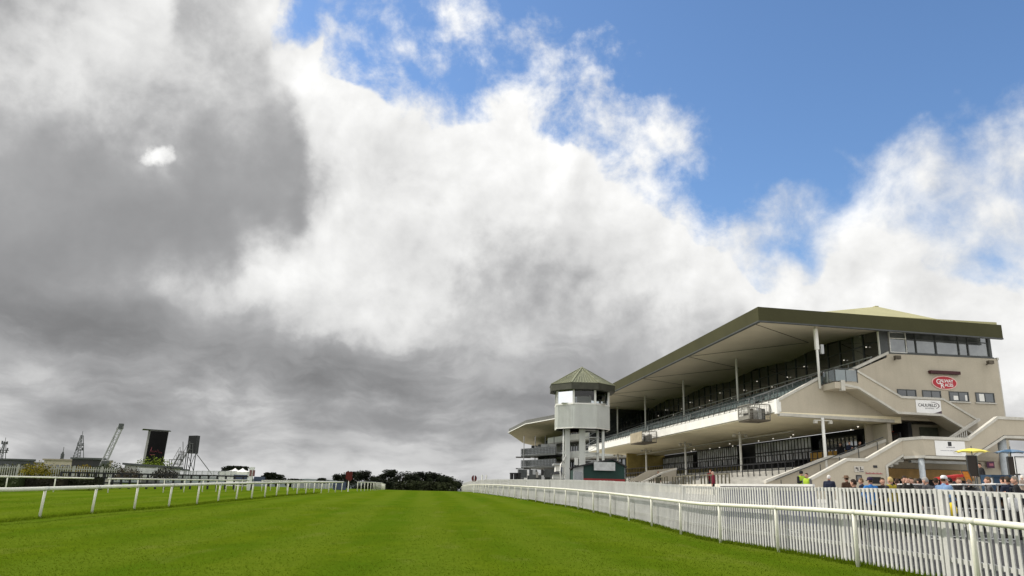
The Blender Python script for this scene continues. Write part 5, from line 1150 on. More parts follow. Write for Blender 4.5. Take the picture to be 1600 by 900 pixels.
# ------------------------------------------------------------------ trees beyond the crest
LEAF = pm('dark_foliage', (.010, .014, .006), .9, .7, .25, .4, 2.5, .1); LEAF2 = pm('olive_foliage', (.018, .023, .008), .9, .6, .25, .4, 2.5, .1); BARK = pm('bark', (.05, .04, .03), .9)
def tree(px, pyt, pyb, D, wpx, seed, label, mat=None, flat=.6, grp='trees beyond the crest'):
    rr = random.Random(seed); t, b_ = at(px, pyt, D), at(px, pyb, D); H_ = t.z - b_.z; w = wpx / 1199 * D / 2; z0 = b_.z
    r = empty('pine_tree', (t.x, D, z0), label, 'tree', grp)
    m = MB(); m.path([(t.x, D, z0 - 1), (t.x + rr.uniform(-.3, .3), D, z0 + H_ * .4), (t.x + rr.uniform(-.6, .6), D, z0 + H_ * .8)], .35, 7, r1=.1)
    cl = []
    for k in range(26):
        a = rr.random() * 6.283; q = rr.random() ** .5; zz = H_ * (.12 + .80 * rr.random() ** .8); prof = math.sin(math.pi * min(1, (zz / H_) * .78 + .18)) ** .6
        cl.append((Vector((t.x + math.cos(a) * w * q * prof, D + math.sin(a) * w * .7 * q * prof, z0 + zz)), rr.uniform(.26, .42) * w))
    for c, _ in cl[:7]: m.path([(t.x, D, z0 + H_ * rr.uniform(.3, .55)), c], .12, 5, r1=.04)
    m.build('trunk', BARK, r)
    m = MB()
    for c, s in cl:
        for k in range(120):
            d = Vector((rr.gauss(0, 1), rr.gauss(0, 1), rr.gauss(0, 1))).normalized() * rr.random() ** .35; p = c + Vector((d.x * s * 1.25, d.y * s * 1.25, d.z * s * flat))
            if p.z > z0 + H_: p.z = z0 + H_ - rr.random() * .5
            l = rr.uniform(.18, .42) * max(.7, w / 5); u = Vector((rr.gauss(0, 1), rr.gauss(0, 1), rr.gauss(0, .6))).normalized(); v = u.orthogonal().normalized()
            m.poly([p - u * l, p + v * l * .6, p + u * l, p - v * l * .6])
    m.build('crown', mat or LEAF, r)
TR = [(362, 728, 745, 205, 26, 'round dark tree, left half of the pair above the white tents'), (377, 728.5, 745, 210, 24, 'round dark tree, right half of the pair above the white tents'),
      (421, 738, 756, 230, 18, 'small dark tree standing alone left of the low hedge line'), (433, 741, 757, 235, 20, 'low bushy tree just right of the lone small tree'),
      (463, 748, 760, 250, 26, 'very low scrubby tree in the gap behind the long pale hoarding'), (503, 747, 762, 250, 18, 'low rounded tree left of the wood, near the blue hoarding'),
      (533, 740, 768, 260, 24, 'first dark tree of the wood, left of the red flag'), (548, 736.5, 768, 255, 30, 'flat topped dark tree behind the red flag'),
      (574, 735, 770, 250, 34, 'tall dark pine with a spreading top right of the red flag'), (592, 739, 770, 262, 28, 'dark tree filling the dip before the tallest pine'), (608, 733.5, 770, 255, 34, 'tallest dark pine in the middle of the wood'),
      (630, 736, 770, 250, 32, 'dark pine right of the tallest one'), (647, 742, 770, 245, 30, 'lower dark tree between the two high groups'), (661, 737, 770, 255, 34, 'broad dark pine on the right half of the wood'), (678, 736, 770, 258, 34, 'dark pine with a level top near the end of the wood'),
      (696, 744, 770, 260, 32, 'lower ragged tree at the right of the wood'), (714, 750, 770, 270, 24, 'small thin tree at the very end of the wood, by the far fence'), (640, 751, 771, 225, 40, 'low dark undergrowth tree in front of the wood centre'), (600, 752, 771, 230, 40, 'low dark undergrowth tree in front of the tallest pine'), (680, 753, 771, 232, 44, 'low olive undergrowth tree in front of the right half of the wood')]
for i, (px, a, c, D, w, lab) in enumerate(TR): tree(px, a, c, D, w * 1.12, 60 + i, lab, LEAF2 if i in (15, 17, 19) else None)
def hill(D, pts, mat, name='hills'):
    m = MB(); n = len(pts)
    top = [at(px, py, D) for px, py in pts]; 
    for p, q in zip(top[:-1], top[1:]): m.poly([Vector((p.x, D - 150, -2.2)), Vector((q.x, D - 150, -2.2)), q, p]); m.poly([p, q, Vector((q.x, D + 400, -2.2)), Vector((p.x, D + 400, -2.2))])
    tag(m.build(name, mat, smooth=True), kind='structure')
hill(1500, [(-300, 742), (-100, 739), (40, 741), (150, 743), (260, 741), (350, 746), (440, 749.5), (480, 748), (520, 750), (600, 755), (720, 766), (800, 772)], pm('far_hill', (.085, .10, .095), 1, .3, .01, .2, .05, 0))

# ------------------------------------------------------------------ people
def remesh(b, voxel, name, mat, parent, smooth=2):
    o = b.build(name + '_src', None, None)
    r = o.modifiers.new('r', 'REMESH'); r.mode = 'VOXEL'; r.voxel_size = voxel; r.use_smooth_shade = True
    s = o.modifiers.new('s', 'SMOOTH'); s.iterations = smooth; s.factor = .5
    me = bpy.data.meshes.new_from_object(o.evaluated_get(bpy.context.evaluated_depsgraph_get()))
    me.name = name; me.materials.clear(); me.materials.append(mat); src = o.data; bpy.data.objects.remove(o); bpy.data.meshes.remove(src)
    o = bpy.data.objects.new(name, me); COL.objects.link(o); o.parent = parent; return o
def ell(b, c, r, n=10):
    c = Vector(c); m = n // 2; base = len(b.v)
    for i in range(m + 1):
        ph = math.pi * i / m - math.pi / 2
        for k in range(n): th = 2 * math.pi * k / n; b.v.append((c.x + r[0] * math.cos(ph) * math.cos(th), c.y + r[1] * math.cos(ph) * math.sin(th), c.z + r[2] * math.sin(ph)))
    for i in range(m):
        for k in range(n): b.f.append((base + i * n + k, base + i * n + (k + 1) % n, base + (i + 1) * n + (k + 1) % n, base + (i + 1) * n + k))
def limb(b, p, q, r0, r1): b.path([p, q], r0, 8, r1=r1); ell(b, p, (r0,) * 3, 8); ell(b, q, (r1,) * 3, 8)
_CM = {}
def cloth(col, rough=.85):
    k = tuple(col)
    if k not in _CM: _CM[k] = pm('cloth', col, rough, .12, 6, .12, 40, .15)
    return _CM[k]
SKIN = pm('skin', (.50, .28, .20), .55, .05, 8, .03, 30, .35); EYE = pm('eye_dark', (.02, .015, .012), .3)
def person(loc, rz, label, jacket, trousers, hair=(.05, .035, .02), hat=None, pose='down', lean=0.0, h=1.75, vest=None, group='people on the apron'):
    root = empty('person', loc, label, 'person', group, rz); k = h / 1.76
    hip = Vector((0, 0, .93 * k)); rot = Matrix.Rotation(-lean, 3, 'X')
    up = lambda x, y, z: hip + rot @ (Vector((x * k, y * k, z * k)) - hip)
    lo = lambda x, y, z: Vector((x * k, y * k, z * k))
    sh = [up(-.185, 0, 1.43), up(.185, 0, 1.43)]
    A = {'down': ((.235, .02, 1.14), (.245, .09, .88)), 'bent': ((.24, .02, 1.15), (.17, .27, 1.12)), 'chest': ((.25, .04, 1.16), (.05, .25, 1.25)), 'face': ((.24, .14, 1.20), (.09, .20, 1.52)), 'hips': ((.34, -.06, 1.17), (.20, .05, 1.0))}[pose]
    el = [up(s * A[0][0], A[0][1], A[0][2]) for s in (-1, 1)]; wr = [up(s * A[1][0], A[1][1], A[1][2]) for s in (-1, 1)]
    hc = up(0, .02, 1.64)
    b = MB(); ell(b, hc, (.077 * k, .095 * k, .118 * k), 14); limb(b, up(0, -.005, 1.42), up(0, .01, 1.56), .06 * k, .052 * k)
    ell(b, up(0, .112, 1.63), (.014, .022, .022), 8); ell(b, up(0, .085, 1.565), (.035, .028, .022), 8)
    for s in (-1, 1): ell(b, up(s * .079, .0, 1.635), (.014, .022, .032), 8)
    limb(b, up(0, 0, 1.36), up(0, 0, .95), .12 * k, .11 * k); limb(b, sh[0], sh[1], .055, .055)
    for i, s in enumerate((-1, 1)):
        limb(b, sh[i], el[i], .046 * k, .040 * k); limb(b, el[i], wr[i], .038 * k, .028 * k)
        d = (wr[i] - el[i]).normalized(); side = d.cross(Vector((0, 1, .3))).normalized(); pl = wr[i] + d * .05
        limb(b, wr[i], pl + d * .03, .028, .030); limb(b, pl - side * .02, pl + side * .02 + d * .03, .022, .022)
        for f in range(4):
            r0 = pl + d * .05 + side * (.028 - .0185 * f); ln = (.062, .075, .07, .055)[f]; nrm = side.cross(d)
            limb(b, r0, r0 + d * ln * .55 - nrm * .008, .0115, .0105); limb(b, r0 + d * ln * .55 - nrm * .008, r0 + d * ln * .9 - nrm * .03, .0105, .0095)
        limb(b, pl + side * .03 - d * .01, pl + side * .06 + d * .03, .013, .011)
    for s in (-1, 1):
        limb(b, lo(s * .095, 0, .93), lo(s * .105, .02, .50), .082 * k, .055 * k); limb(b, lo(s * .105, .02, .50), lo(s * .105, -.02, .09), .052 * k, .038 * k)
    remesh(b, .0115, 'body', SKIN, root)
    b = MB()
    for s in (-1, 1): ell(b, up(s * .032, .092, 1.645), (.011, .009, .008), 6)
    b.build('eyes', EYE, root) if False else _child(b, 'eyes', EYE, root)
    # jacket
    b = MB(); 
    for s in (-1, 0, 1): limb(b, up(s * .085, 0, 1.36), up(s * .075, 0, .92), .125 * k, .125 * k)
    limb(b, sh[0] + Vector((.02, 0, -.01)), sh[1] - Vector((.02, 0, .01)), .085 * k, .085 * k); limb(b, up(0, -.01, 1.44), up(0, 0, 1.50), .085, .066)
    for i in (0, 1): limb(b, sh[i], el[i], .075 * k, .062 * k); limb(b, el[i], wr[i], .060 * k, .046 * k)
    remesh(b, .017, 'jacket', cloth(jacket), root, 4)
    if vest:
        b = MB()
        for s in (-1, 0, 1): limb(b, up(s * .085, 0, 1.36), up(s * .075, 0, 1.0), .135 * k, .135 * k)
        limb(b, sh[0] + Vector((.05, 0, 0)), sh[1] - Vector((.05, 0, 0)), .095 * k, .095 * k); remesh(b, .02, 'hi_vis_vest', cloth(vest), root, 3)
    b = MB(); limb(b, lo(-.06, 0, .96), lo(.06, 0, .96), .13 * k, .13 * k)
    for s in (-1, 1): limb(b, lo(s * .095, 0, .90), lo(s * .108, .02, .5), .105 * k, .078 * k); limb(b, lo(s * .108, .02, .5), lo(s * .108, -.02, .11), .074 * k, .062 * k)
    remesh(b, .018, 'trousers', cloth(trousers), root, 3)
    b = MB()
    for s in (-1, 1): ell(b, lo(s * .108, .05, .05), (.05, .14, .055), 10)
    _child(b, 'shoes', cloth((.02, .018, .017)), root)
    b = MB()                                                   # hair: a shell over crown, back and sides
    n = 14; prof = [(-.35, 1.0), (-.1, 1.06), (.25, 1.08), (.6, 1.09), (.9, 1.1), (1.2, 1.1), (1.57, 1.1)]; base = 0
    for ph, g in prof:
        for j in range(n):
            th = 2 * math.pi * j / n; fr = math.sin(th); p2 = ph if fr < .35 else max(ph, .55)
            b.v.append(tuple(hc + rot @ Vector((.077 * k * g * math.cos(p2) * math.cos(th), .095 * k * g * math.cos(p2) * math.sin(th), .118 * k * g * math.sin(p2)))))
    for i in range(len(prof) - 1):
        for j in range(n): b.f.append((i * n + j, i * n + (j + 1) % n, (i + 1) * n + (j + 1) % n, (i + 1) * n + j))
    if not hat or hat[0] != 'wool': _child(b, 'hair', cloth(hair), root, True)
    if hat:
        b = MB(); kind, col = hat; T = lambda x, y, z: tuple(hc + rot @ Vector((x, y, z)))
        if kind == 'cap': prof = [(.090, .035), (.096, .06), (.090, .105), (.06, .135), (.0, .145)]
        elif kind == 'brim': prof = [(.155, .035), (.160, .045), (.100, .055), (.092, .12), (.07, .145), (.0, .135)]
        else: prof = [(.088, -.03), (.098, .0), (.098, .06), (.085, .11), (.045, .14), (.0, .148)]
        for r_, z_ in prof:
            for j in range(14): th = 2 * math.pi * j / 14; b.v.append(T(r_ * math.cos(th) * .95, r_ * math.sin(th) * 1.12, z_))
        for i in range(len(prof) - 1):
            for j in range(14): b.f.append((i * 14 + j, i * 14 + (j + 1) % 14, (i + 1) * 14 + (j + 1) % 14, (i + 1) * 14 + j))
        if kind == 'cap': b.hexa([T(-.07, .09, .03), T(.07, .09, .03), T(.05, .19, .015), T(-.05, .19, .015)], [T(-.07, .09, .042), T(.07, .09, .042), T(.05, .19, .027), T(-.05, .19, .027)])
        _child(b, {'cap': 'cap', 'brim': 'hat'}.get(kind, 'hat'), cloth(col), root, True)
    return root
def _child(b, name, mat, root, smooth=True):
    """child mesh given in the thing's own coordinates"""
    o = b.build(name, mat, None, smooth=smooth); o.parent = root; return o
def stand_at(px, py, h, d0=21, d1=52, extra=0.0):
    """ground spot on the apron where a head of height h is seen at that bearing"""
    best = None
    for i in range(int((d1 - d0) * 4)):
        D = d0 + i / 4; p = at(px, py, D); e = abs(p.z - (za(p.x, p.y) + extra + h))
        if best is None or e < best[0]: best = (e, p)
    p = best[1]; return Vector((p.x, p.y, za(p.x, p.y) + extra))
NAVY = (.02, .025, .045); DK = (.018, .018, .020); BRN = (.06, .035, .022); GRY = (.11, .11, .115)
HV = (.34, .48, .04)
person(stand_at(1251, 735, 1.78), R(200), 'person in black with a yellow hi-vis vest, taller of the stair wall pair', DK, DK, vest=HV, hat=('wool', DK), pose='chest')
person(stand_at(1260.5, 741.5, 1.68), R(120), 'person in a yellow hi-vis vest, shorter of the stair wall pair', GRY, DK, vest=HV, hair=(.04, .025, .015), pose='bent')
person(stand_at(1294.5, 742, 1.76), R(-40), 'white haired person in a dark jacket behind the picket fence', NAVY, GRY, hair=(.62, .60, .57), pose='bent')
person(stand_at(1322.5, 744, 1.74), R(15), 'person in a brown brimmed hat and brown coat', BRN, DK, hat=('brim', (.13, .08, .05)), pose='down')
person(stand_at(1359, 743, 1.82, 23, 30), R(5), 'person in a bright blue jacket and navy cap behind the fence', (.03, .15, .40), NAVY, hat=('cap', (.03, .02, .05)), pose='hips')
person(stand_at(1378, 747, 1.74, 27), R(170), 'person in black standing just behind the blue jacket', DK, DK, pose='chest')
person(stand_at(1391.5, 749.5, 1.66), R(20), 'blond person in a dark coat with a yellow tabard', (.05, .05, .055), DK, hair=(.45, .33, .14), vest=(.34, .27, .03), pose='bent')
person(stand_at(1411.5, 741, 1.80), R(185), 'person in a dark checked jacket facing the track', (.035, .033, .03), DK, hair=(.035, .025, .018), pose='face')
person(stand_at(1422, 748.5, 1.70, 26), R(190), 'short dark haired person behind the checked jacket', (.10, .09, .085), DK, pose='down')
person(stand_at(1453, 746, 1.72), R(30), 'grey haired person in a dark and white top', (.07, .07, .075), GRY, hair=(.30, .29, .28), pose='down', lean=.2)
person(stand_at(1470, 742.5, 1.76), R(-60), 'person in a pale denim shirt and white cap', (.16, .25, .40), NAVY, hat=('cap', (.66, .66, .68)), pose='bent', lean=.15)
person(stand_at(1497, 746, 1.76), R(165), 'ruddy faced person in a black coat, low by the red machine', DK, DK, hair=(.16, .06, .03), pose='down')
person(stand_at(1534.5, 731.5, 1.78, 26, 40, .45), R(80), 'person in black on a step under the yellow umbrella', DK, DK, hair=(.03, .02, .015), pose='bent', lean=.12)
person(stand_at(1556, 744, 1.74), R(10), 'person in a dark red cap and black coat', DK, GRY, hat=('cap', (.16, .03, .035)), pose='down')
person(stand_at(1596, 744, 1.72), R(200), 'person in a pale hat at the right edge of the frame', (.30, .24, .20), DK, hat=('wool', (.62, .56, .50)), pose='chest')
person(stand_at(1437, 751, 1.70, 25), R(10), 'bareheaded person in a charcoal coat right of the checked jacket', (.03, .03, .033), NAVY, hair=(.02, .015, .012), pose='hips')
person(stand_at(1520, 751, 1.72, 24), R(-10), 'person in a grey jumper stooping in front of the orange board', (.16, .16, .165), DK, hair=(.10, .07, .05), pose='down', lean=.4)
person(stand_at(1575, 752, 1.74, 23), R(5), 'person in a navy anorak beneath the blue umbrella', NAVY, GRY, hair=(.05, .04, .03), pose='bent')
for px, py, hh, jk, hr, lab in ((1334, 750, 1.72, DK, (.03, .02, .015), 'dark coated person tucked behind the brown brimmed hat'), (1346, 749, 1.70, NAVY, (.14, .09, .05), 'person in navy between the brown hat and the blue jacket'), (1401, 750, 1.70, BRN, (.05, .03, .02), 'person in a brown coat between the blond one and the checked jacket'),
                               (1430, 748, 1.74, DK, (.10, .08, .06), 'dark coated person further back by the round column'), (1462, 750, 1.68, NAVY, (.04, .03, .02), 'short person in navy squeezed beside the denim shirt'), (1484, 749, 1.74, DK, (.02, .015, .012), 'person in black left of the ruddy faced one'),
                               (1544, 748, 1.72, GRY, (.12, .08, .05), 'person in grey left of the dark red cap'), (1568, 750, 1.70, BRN, (.03, .02, .015), 'person in a brown jacket right of the dark red cap'), (1586, 748, 1.75, DK, (.20, .17, .14), 'person in black below the blank white board')):
    person(stand_at(px, py, hh), R(rnd.uniform(-60, 220)), lab, jk, DK, hair=hr, pose=rnd.choice(['down', 'bent', 'chest']))
person(S(7.5, -2.4, 1.75), R(160), 'person in a red jacket leaning on the terrace barrier', (.13, .013, .015), NAVY, hair=(.30, .05, .03), pose='bent', group='people on the stand')
person(S(1.6, -4.5, 1.45), R(80), 'person in a maroon top at the foot of the stair wall', (.14, .015, .03), DK, hair=(.42, .30, .25), pose='down', group='people on the stand')
person(S(20.5, -2.6, 1.95), R(170), 'dark clothed person alone against the pale terrace step', DK, DK, pose='down', group='people on the stand')
for i, (u, v, lab, jk) in enumerate(((3.2, 6.4, 'dark suited person on the concourse by the glazed screen, next to the column', DK), (1.6, 6.2, 'person in a dark coat on the concourse, nearer the stair than the suited one', NAVY), (.9, 6.6, 'dark person on the concourse nearest the stair parapet', BRN))):
    person(S(u, v, 3.92), R(150 + 40 * i), lab, jk, DK, pose=('down', 'chest', 'bent')[i], group='people on the stand')

# ------------------------------------------------------------------ bookmakers' pitches behind the fence
def umbrella(px, py, D, r, col, col2, label):
    t = at(px, py, D); zb = za(t.x, t.y); root = empty('umbrella', (t.x, t.y, zb), label, 'umbrella', 'bookmaker umbrellas')
    n = 8; ribs = [Vector((t.x + r * math.cos(2 * math.pi * k / n + .3), t.y + r * math.sin(2 * math.pi * k / n + .3), t.z - r * .24)) for k in range(n)]; ap = Vector((t.x, t.y, t.z))
    ms = (pm('umbrella_panel', col, .6, .05, 2), pm('umbrella_panel', col2, .6, .05, 2))
    for j in (0, 1):
        b = MB()
        for k in range(j, n, 2):
            p, q = ribs[k], ribs[(k + 1) % n]; N_ = 6; g = []
            for a in range(N_ + 1):
                s = a / N_; row = []
                for c in range(5):
                    w = c / 4; e = p.lerp(q, w); x = ap.lerp(e, s); x.z = ap.z + (e.z - ap.z) * s ** 1.7 + .05 * r * math.sin(math.pi * w) * s ** 2
                    row.append(x)
                g.append(row)
            for a in range(N_):
                for c in range(4): b.poly([g[a][c], g[a + 1][c], g[a + 1][c + 1], g[a][c + 1]])
        b.build('canopy', ms[j], root, smooth=True)
    b = MB(); b.path([(t.x, t.y, zb), (t.x, t.y, t.z + .12)], .022, 8); b.build('pole', DKSTEEL, root)
    b = MB()
    for k in range(n): b.bar(ap - Vector((0, 0, .05)), ribs[k], .012, .012)
    b.build('ribs', STEEL, root); return root
umbrella(1517.5, 700.5, 38, .80, (.78, .66, .10), (.70, .60, .12), 'yellow umbrella open over the bookmakers under the stair')
umbrella(1578, 702, 33, .66, (.045, .10, .17), (.13, .20, .29), 'dark blue umbrella at the right edge by the leaning column')
def slab(name, px0, py0, px1, py1, D, dep, mat, label, cat, group=None, extra=None): return box_thing(name, px0, py0, px1, py1, D, dep, mat, label, cat, group, extra)
def board(name, px0, py0, px1, py1, D, mat, label, lean=0.0, frame=None, legs=True):
    a, c = at(px0, py1, D), at(px1, py0, D); r = empty(name, ((a.x + c.x) / 2, D, za(a.x, D)), label, 'board', 'bookmaker boards')
    m = MB(); m.hexa([(a.x, D, a.z), (c.x, D, a.z), (c.x, D + .06, a.z), (a.x, D + .06, a.z)], [(a.x - lean, D + abs(lean) * .3, c.z), (c.x - lean, D + abs(lean) * .3, c.z), (c.x - lean, D + .06 + abs(lean) * .3, c.z), (a.x - lean, D + .06 + abs(lean) * .3, c.z)]); m.build('panel', mat, r)
    m = MB(); w = .03
    for x in (a.x, c.x): m.bar((x, D - .012, a.z), (x - lean, D + abs(lean) * .3 - .012, c.z), w, w)
    m.bar((a.x - lean, D + abs(lean) * .3 - .012, c.z), (c.x - lean, D + abs(lean) * .3 - .012, c.z), w, w); m.build('frame', frame or DKSTEEL, r)
    if legs:
        for x in (a.x + .06, c.x - .06): m = MB(); m.bar((x, D + .09, za(x, D)), (x, D + .09, a.z + .1), .05, .05); m.build('leg', DKSTEEL, r)
    return r
BRB = pm('brown_black', (.022, .016, .012), .6)
board('odds_board', 1513.5, 712, 1525.5, 744, 37, BRB, 'tall narrow black odds board under the yellow umbrella')
board('odds_board', 1577, 714, 1589.5, 742, 32, BRB, 'tall narrow black odds board under the blue umbrella')
board('odds_board', 1508.5, 736, 1518, 752, 33, pm('orange_board', (.55, .19, .02), .6), 'tilted orange board beside the red machine', .12)
board('white_board', 1588.5, 714, 1606, 740, 30, SIGNW, 'large blank white board at the right edge of the frame')
board('white_board', 1545, 746, 1551, 756, 30, SIGNW, 'small white board between the blue crate and the person in black')
def machine():
    a, c = at(1478, 757, 33), at(1501, 741, 33); r = empty('red_machine', ((a.x + c.x) / 2, 33, za(a.x, 33)), 'bright red bookmaker stand with open lid and crates', 'stand'); m = MB(); red = pm('machine_red', (.42, .025, .02), .5)
    m.hexa([(a.x + .1, 33, za(a.x, 33)), (c.x, 33, za(a.x, 33)), (c.x, 33.6, za(a.x, 33)), (a.x + .1, 33.6, za(a.x, 33))], [(a.x + .1, 33, c.z - .12), (c.x - .1, 33, c.z - .12), (c.x - .1, 33.6, c.z - .12), (a.x + .1, 33.6, c.z - .12)]); m.build('cabinet', red, r, bevel=.02)
    m = MB(); m.hexa([(a.x - .12, 32.9, c.z - .22), (c.x + .06, 32.9, c.z - .115), (c.x + .06, 33.65, c.z - .115), (a.x - .12, 33.65, c.z - .22)], [(a.x - .12, 32.9, c.z - .14), (c.x + .06, 32.9, c.z), (c.x + .06, 33.65, c.z), (a.x - .12, 33.65, c.z - .14)]); m.build('lid', red, r)
    m = MB(); m.box(((a.x + c.x) / 2, 32.97, c.z - .4), (.35, .05, .22)); m.build('display', BLACK, r)
machine()
def crate_bin(px0, py0, px1, py1, D, mat, name, label, cat):
    a, c = at(px0, py1, D), at(px1, py0, D); r = empty(name, ((a.x + c.x) / 2, D, za(a.x, D)), label, cat); m = MB(); t = .04; z0 = za(a.x, D); dp = .7
    for q in ((a.x, a.x + t, 0, dp), (c.x - t, c.x, 0, dp), (a.x + t + .001, c.x - t - .001, 0, t), (a.x + t + .001, c.x - t - .001, dp - t, dp)): m.hexa([(q[0], D + q[2], z0), (q[1], D + q[2], z0), (q[1], D + q[3], z0), (q[0], D + q[3], z0)], [(q[0], D + q[2], c.z), (q[1], D + q[2], c.z), (q[1], D + q[3], c.z), (q[0], D + q[3], c.z)])
    m.build('side', mat, r); m = MB(); m.box(((a.x + c.x) / 2, D - .012, c.z - .05), (c.x - a.x + .06, .03, .08)); m.build('rim', mat, r)
crate_bin(1550.5, 742.5, 1583, 757, 30.5, pm('crate_blue', (.018, .045, .085), .6), 'blue_crate', 'large dark blue crate stand beside the red cap', 'crate')
WTOP = pm('table_white', (.66, .66, .65), .5)
def table(px0, px1, py, D, label, mat=WTOP):
    a, c = at(px0, py, D), at(px1, py, D); z = (a.z + c.z) / 2; zb = za((a.x + c.x) / 2, D); r = empty('folding_table', ((a.x + c.x) / 2, D, zb), label, 'table', 'white folding tables')
    m = MB(); m.box(((a.x + c.x) / 2, D + .35, z), (c.x - a.x, .7, .04)); m.build('tabletop', mat, r, bevel=.008)
    for x in (a.x + .08, c.x - .08):
        for y in (.06, .64): m = MB(); m.bar((x, D + y, zb), (x, D + y, z - .02), .035, .035); m.build('leg', STEEL, r)
table(1419, 1448, 757, 24.5, 'white folding table left of the grey haired person'); table(1503, 1546, 757.5, 24, 'white folding table in front of the black coated person on the step'); table(1556, 1612, 757, 23, 'white folding table running out of the frame at right'); table(1366, 1384, 762, 27, 'small white table half hidden by the blue jacket')
def barrier(x0, x1, D, label, h=.85):
    a, c = at(x0, 760, D), at(x1, 760, D); zb = za((a.x + c.x) / 2, D); r = empty('crowd_barrier', ((a.x + c.x) / 2, D, zb), label, 'barrier', 'steel crowd barriers on the apron')
    m = MB(); m.path([(a.x, D, zb + .1), (a.x, D, zb + h), (c.x, D, zb + h), (c.x, D, zb + .1), (a.x, D, zb + .1)], .02, 6); m.build('frame', STEEL, r); m = MB(); n = int((c.x - a.x) / .13)
    for k in range(1, n): x = a.x + (c.x - a.x) * k / n; m.bar((x, D, zb + .1), (x, D, zb + h), .014, .014)
    m.build('bars', STEEL, r)
    m = MB()
    for x in (a.x + .25, c.x - .25): m.bar((x, D - .3, zb + .03), (x, D + .3, zb + .03), .05, .03); m.bar((x, D, zb), (x, D, zb + .12), .03, .03)
    m.build('feet', STEEL, r)
barrier(1226, 1282, 27, 'steel crowd barrier below the hi-vis pair, behind the fence'); barrier(1440, 1500, 22, 'steel crowd barrier under the grey haired person and the denim shirt'); barrier(1508, 1575, 21, 'steel crowd barrier in front of the tables at right'); barrier(1160, 1215, 31, 'steel crowd barrier furthest left, near the maroon top')
def bag(px, py, D, s, mat, label):
    p = at(px, py, D); r = empty('bag', (p.x, D, p.z - s), label, 'bag'); b = MB(); ell(b, (p.x, D, p.z), (s * .62, s * .4, s * .8), 12); b.box((p.x, D, p.z + s * .72), (s * .5, s * .3, s * .3)); remesh_w(b, .03, 'sack', mat, r); m = MB(); m.path([(p.x - s * .2, D, p.z + s * .8), (p.x - s * .16, D, p.z + s * 1.3), (p.x + s * .16, D, p.z + s * 1.3), (p.x + s * .2, D, p.z + s * .8)], .015, 6); m.build('strap', DKSTEEL, r)
def remesh_w(b, vx, name, mat, root):
    o = remesh(b, vx, name, mat, root, 2); o.matrix_parent_inverse = Matrix.Translation(-root.location); return o
YB = pm('yellow_bag', (.75, .55, .02), .5)
bag(1487.5, 797, 21.8, .24, YB, 'yellow bag hung on the crowd barrier by the thick fence post'); bag(1475, 800, 21.8, .16, YB, 'small yellow bag left of the larger one on the barrier')
bag(1584, 786, 21, .3, pm('white_bag', (.55, .55, .55), .6), 'pale sack at the foot of the right-hand table'); bag(1542, 783, 22.5, .26, pm('grey_bag', (.25, .26, .28), .6), 'grey holdall below the middle table')
for i, (px0, px1, py0, py1, D, mt, lab) in enumerate(((1518, 1532, 768, 790, 26, GRYM := pm('case_grey', (.20, .21, .23), .5), 'grey equipment case stood under the middle table'), (1548, 1560, 770, 792, 25.5, BLACK, 'black equipment case right of the grey one'), (1572, 1590, 768, 788, 26, GRYM, 'grey trunk behind the pale sack'), (1425, 1440, 770, 800, 27, BLACK, 'black trunk under the left white table'), (1455, 1468, 775, 800, 25, WPAINT, 'white box under the steel barrier'))):
    a, c = at(px0, py1, D), at(px1, py0, D); zb = za(a.x, D); r = empty('equipment_case', ((a.x + c.x) / 2, D, zb), lab, 'case', 'equipment cases by the tables'); m = MB(); m.box(((a.x + c.x) / 2, D + .2, zb + .28), (c.x - a.x, .4, .56)); m.build('case_body', mt, r, bevel=.03); m = MB(); m.path([((a.x + c.x) / 2 - .08, D + .2, zb + .55), ((a.x + c.x) / 2 - .07, D + .2, zb + .62), ((a.x + c.x) / 2 + .07, D + .2, zb + .62), ((a.x + c.x) / 2 + .08, D + .2, zb + .55)], .012, 6); m.build('handle', DKSTEEL, r)
def hoard():
    a, c = at(1126, 757, 33), at(1272, 757.5, 29.5); r = empty('advert_hoarding', ((a.x + c.x) / 2, 31, 0.5), 'low dark blue hoarding with a white top rail behind the picket fence', 'hoarding'); za_ = .3
    m = MB(); m.hexa([(a.x, a.y, .2), (c.x, c.y, .2), (c.x, c.y + .08, .2), (a.x, a.y + .08, .2)], [(a.x, a.y, a.z - .07), (c.x, c.y, c.z - .07), (c.x, c.y + .08, c.z - .07), (a.x, a.y + .08, a.z - .07)]); m.build('panel', pm('hoarding_blue', (.05, .055, .10), .6, .5, .5), r)
    m = MB(); m.bar(a + Vector((0, .04, -.02)), c + Vector((0, .04, -.02)), .14, .09); m.build('top_rail', WPAINT, r)
hoard()
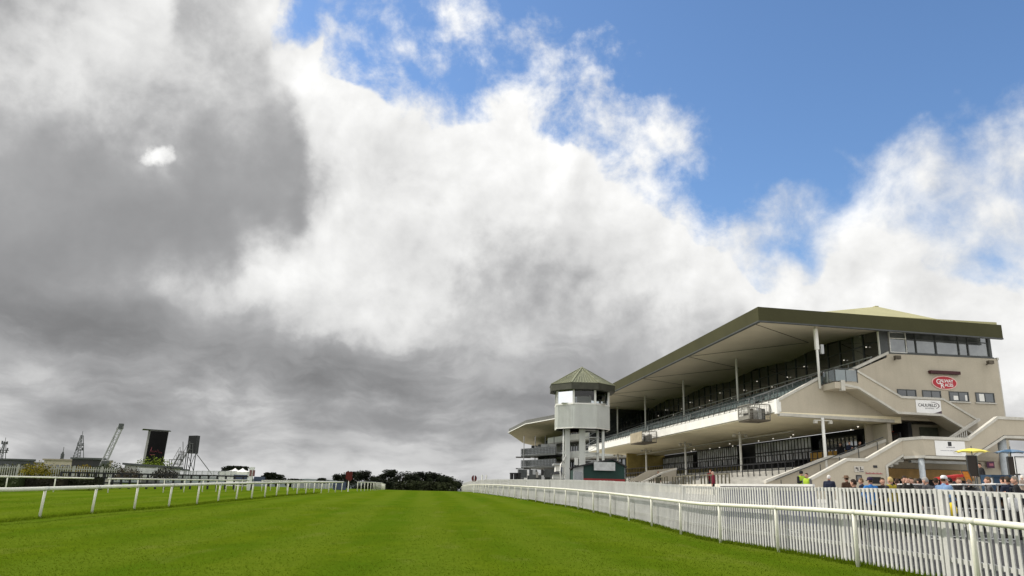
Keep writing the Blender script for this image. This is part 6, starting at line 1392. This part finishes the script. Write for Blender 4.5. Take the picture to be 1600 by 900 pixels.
# posters on the stair wall and under the landing
def poster(u, px0, py0, px1, py1, mat, label, marks=None, mmat=None):
    Y = 56 + u * .993 + .118 * 8
    def q(px, py):
        p = at(px, py, Y)
        for _ in range(4): v = (p - GO).dot(D2); p = at(px, py, (GO + D1 * u + D2 * v).y)
        return (p - GO).dot(D2), p.z
    (v0, z1), (v1, z0) = q(px0, py0), q(px1, py1); r = empty('poster', S(u, (v0 + v1) / 2, z0), label, 'poster', 'posters on the stair walls'); b = MB(); sbox(b, u - .03, u - .006, v0, v1, z0, z1); b.build('sheet', mat, r)
    if marks:
        b = MB()
        for a, c, e, f in marks: sbox(b, u - .036, u - .031, v0 + (v1 - v0) * a, v0 + (v1 - v0) * c, z0 + (z1 - z0) * e, z0 + (z1 - z0) * f)
        b.build('print', mmat or INK, r)
UW = -4.4
poster(UW, 1334, 728, 1350, 738, pm('poster_pale', (.50, .47, .42), .7), 'pale poster with a small dark drawing, upper left on the stair wall', [(.15, .28, .5, .8), (.32, .42, .2, .75), (.5, .95, .1, .2), (.6, .7, .3, .85), (.72, .9, .4, .5)])
poster(UW, 1337, 742, 1347, 753, INK, 'black framed picture low on the stair wall below the pale poster', [(.2, .8, .2, .8)], pm('picture_grey', (.16, .16, .16), .6))
poster(UW, 1352, 737.5, 1378.5, 741.5, pm('poster_strip', (.46, .40, .34), .8), 'narrow strip of red lettering on the stair wall above the dark doorway', [(i / 14 + .01, i / 14 + .01 + .05, .15, (.85, .6)[i % 3 > 0]) for i in range(14)], pm('poster_red', (.30, .03, .04), .6))
poster(UW, 1364, 727, 1370.5, 731, INK, 'tiny dark plaque above the red lettering')
poster(UW, 1358, 745, 1377, 756, DARKIN, 'dark serving hatch in the stair wall behind the crowd')
poster(-.15, 1540, 715, 1554, 731.5, pm('poster_plum', (.09, .03, .07), .6), 'plum coloured poster left of the leaning column', [(.1, .5, .6, .85), (.3, .85, .2, .45)], pm('poster_rose', (.45, .15, .2), .6))
poster(-.15, 1562, 715, 1577, 733, pm('poster_scarlet', (.45, .05, .035), .6), 'red and white poster right of the leaning column', [(.35, .75, .25, .75), (.1, .9, .85, .92)], SIGNW)
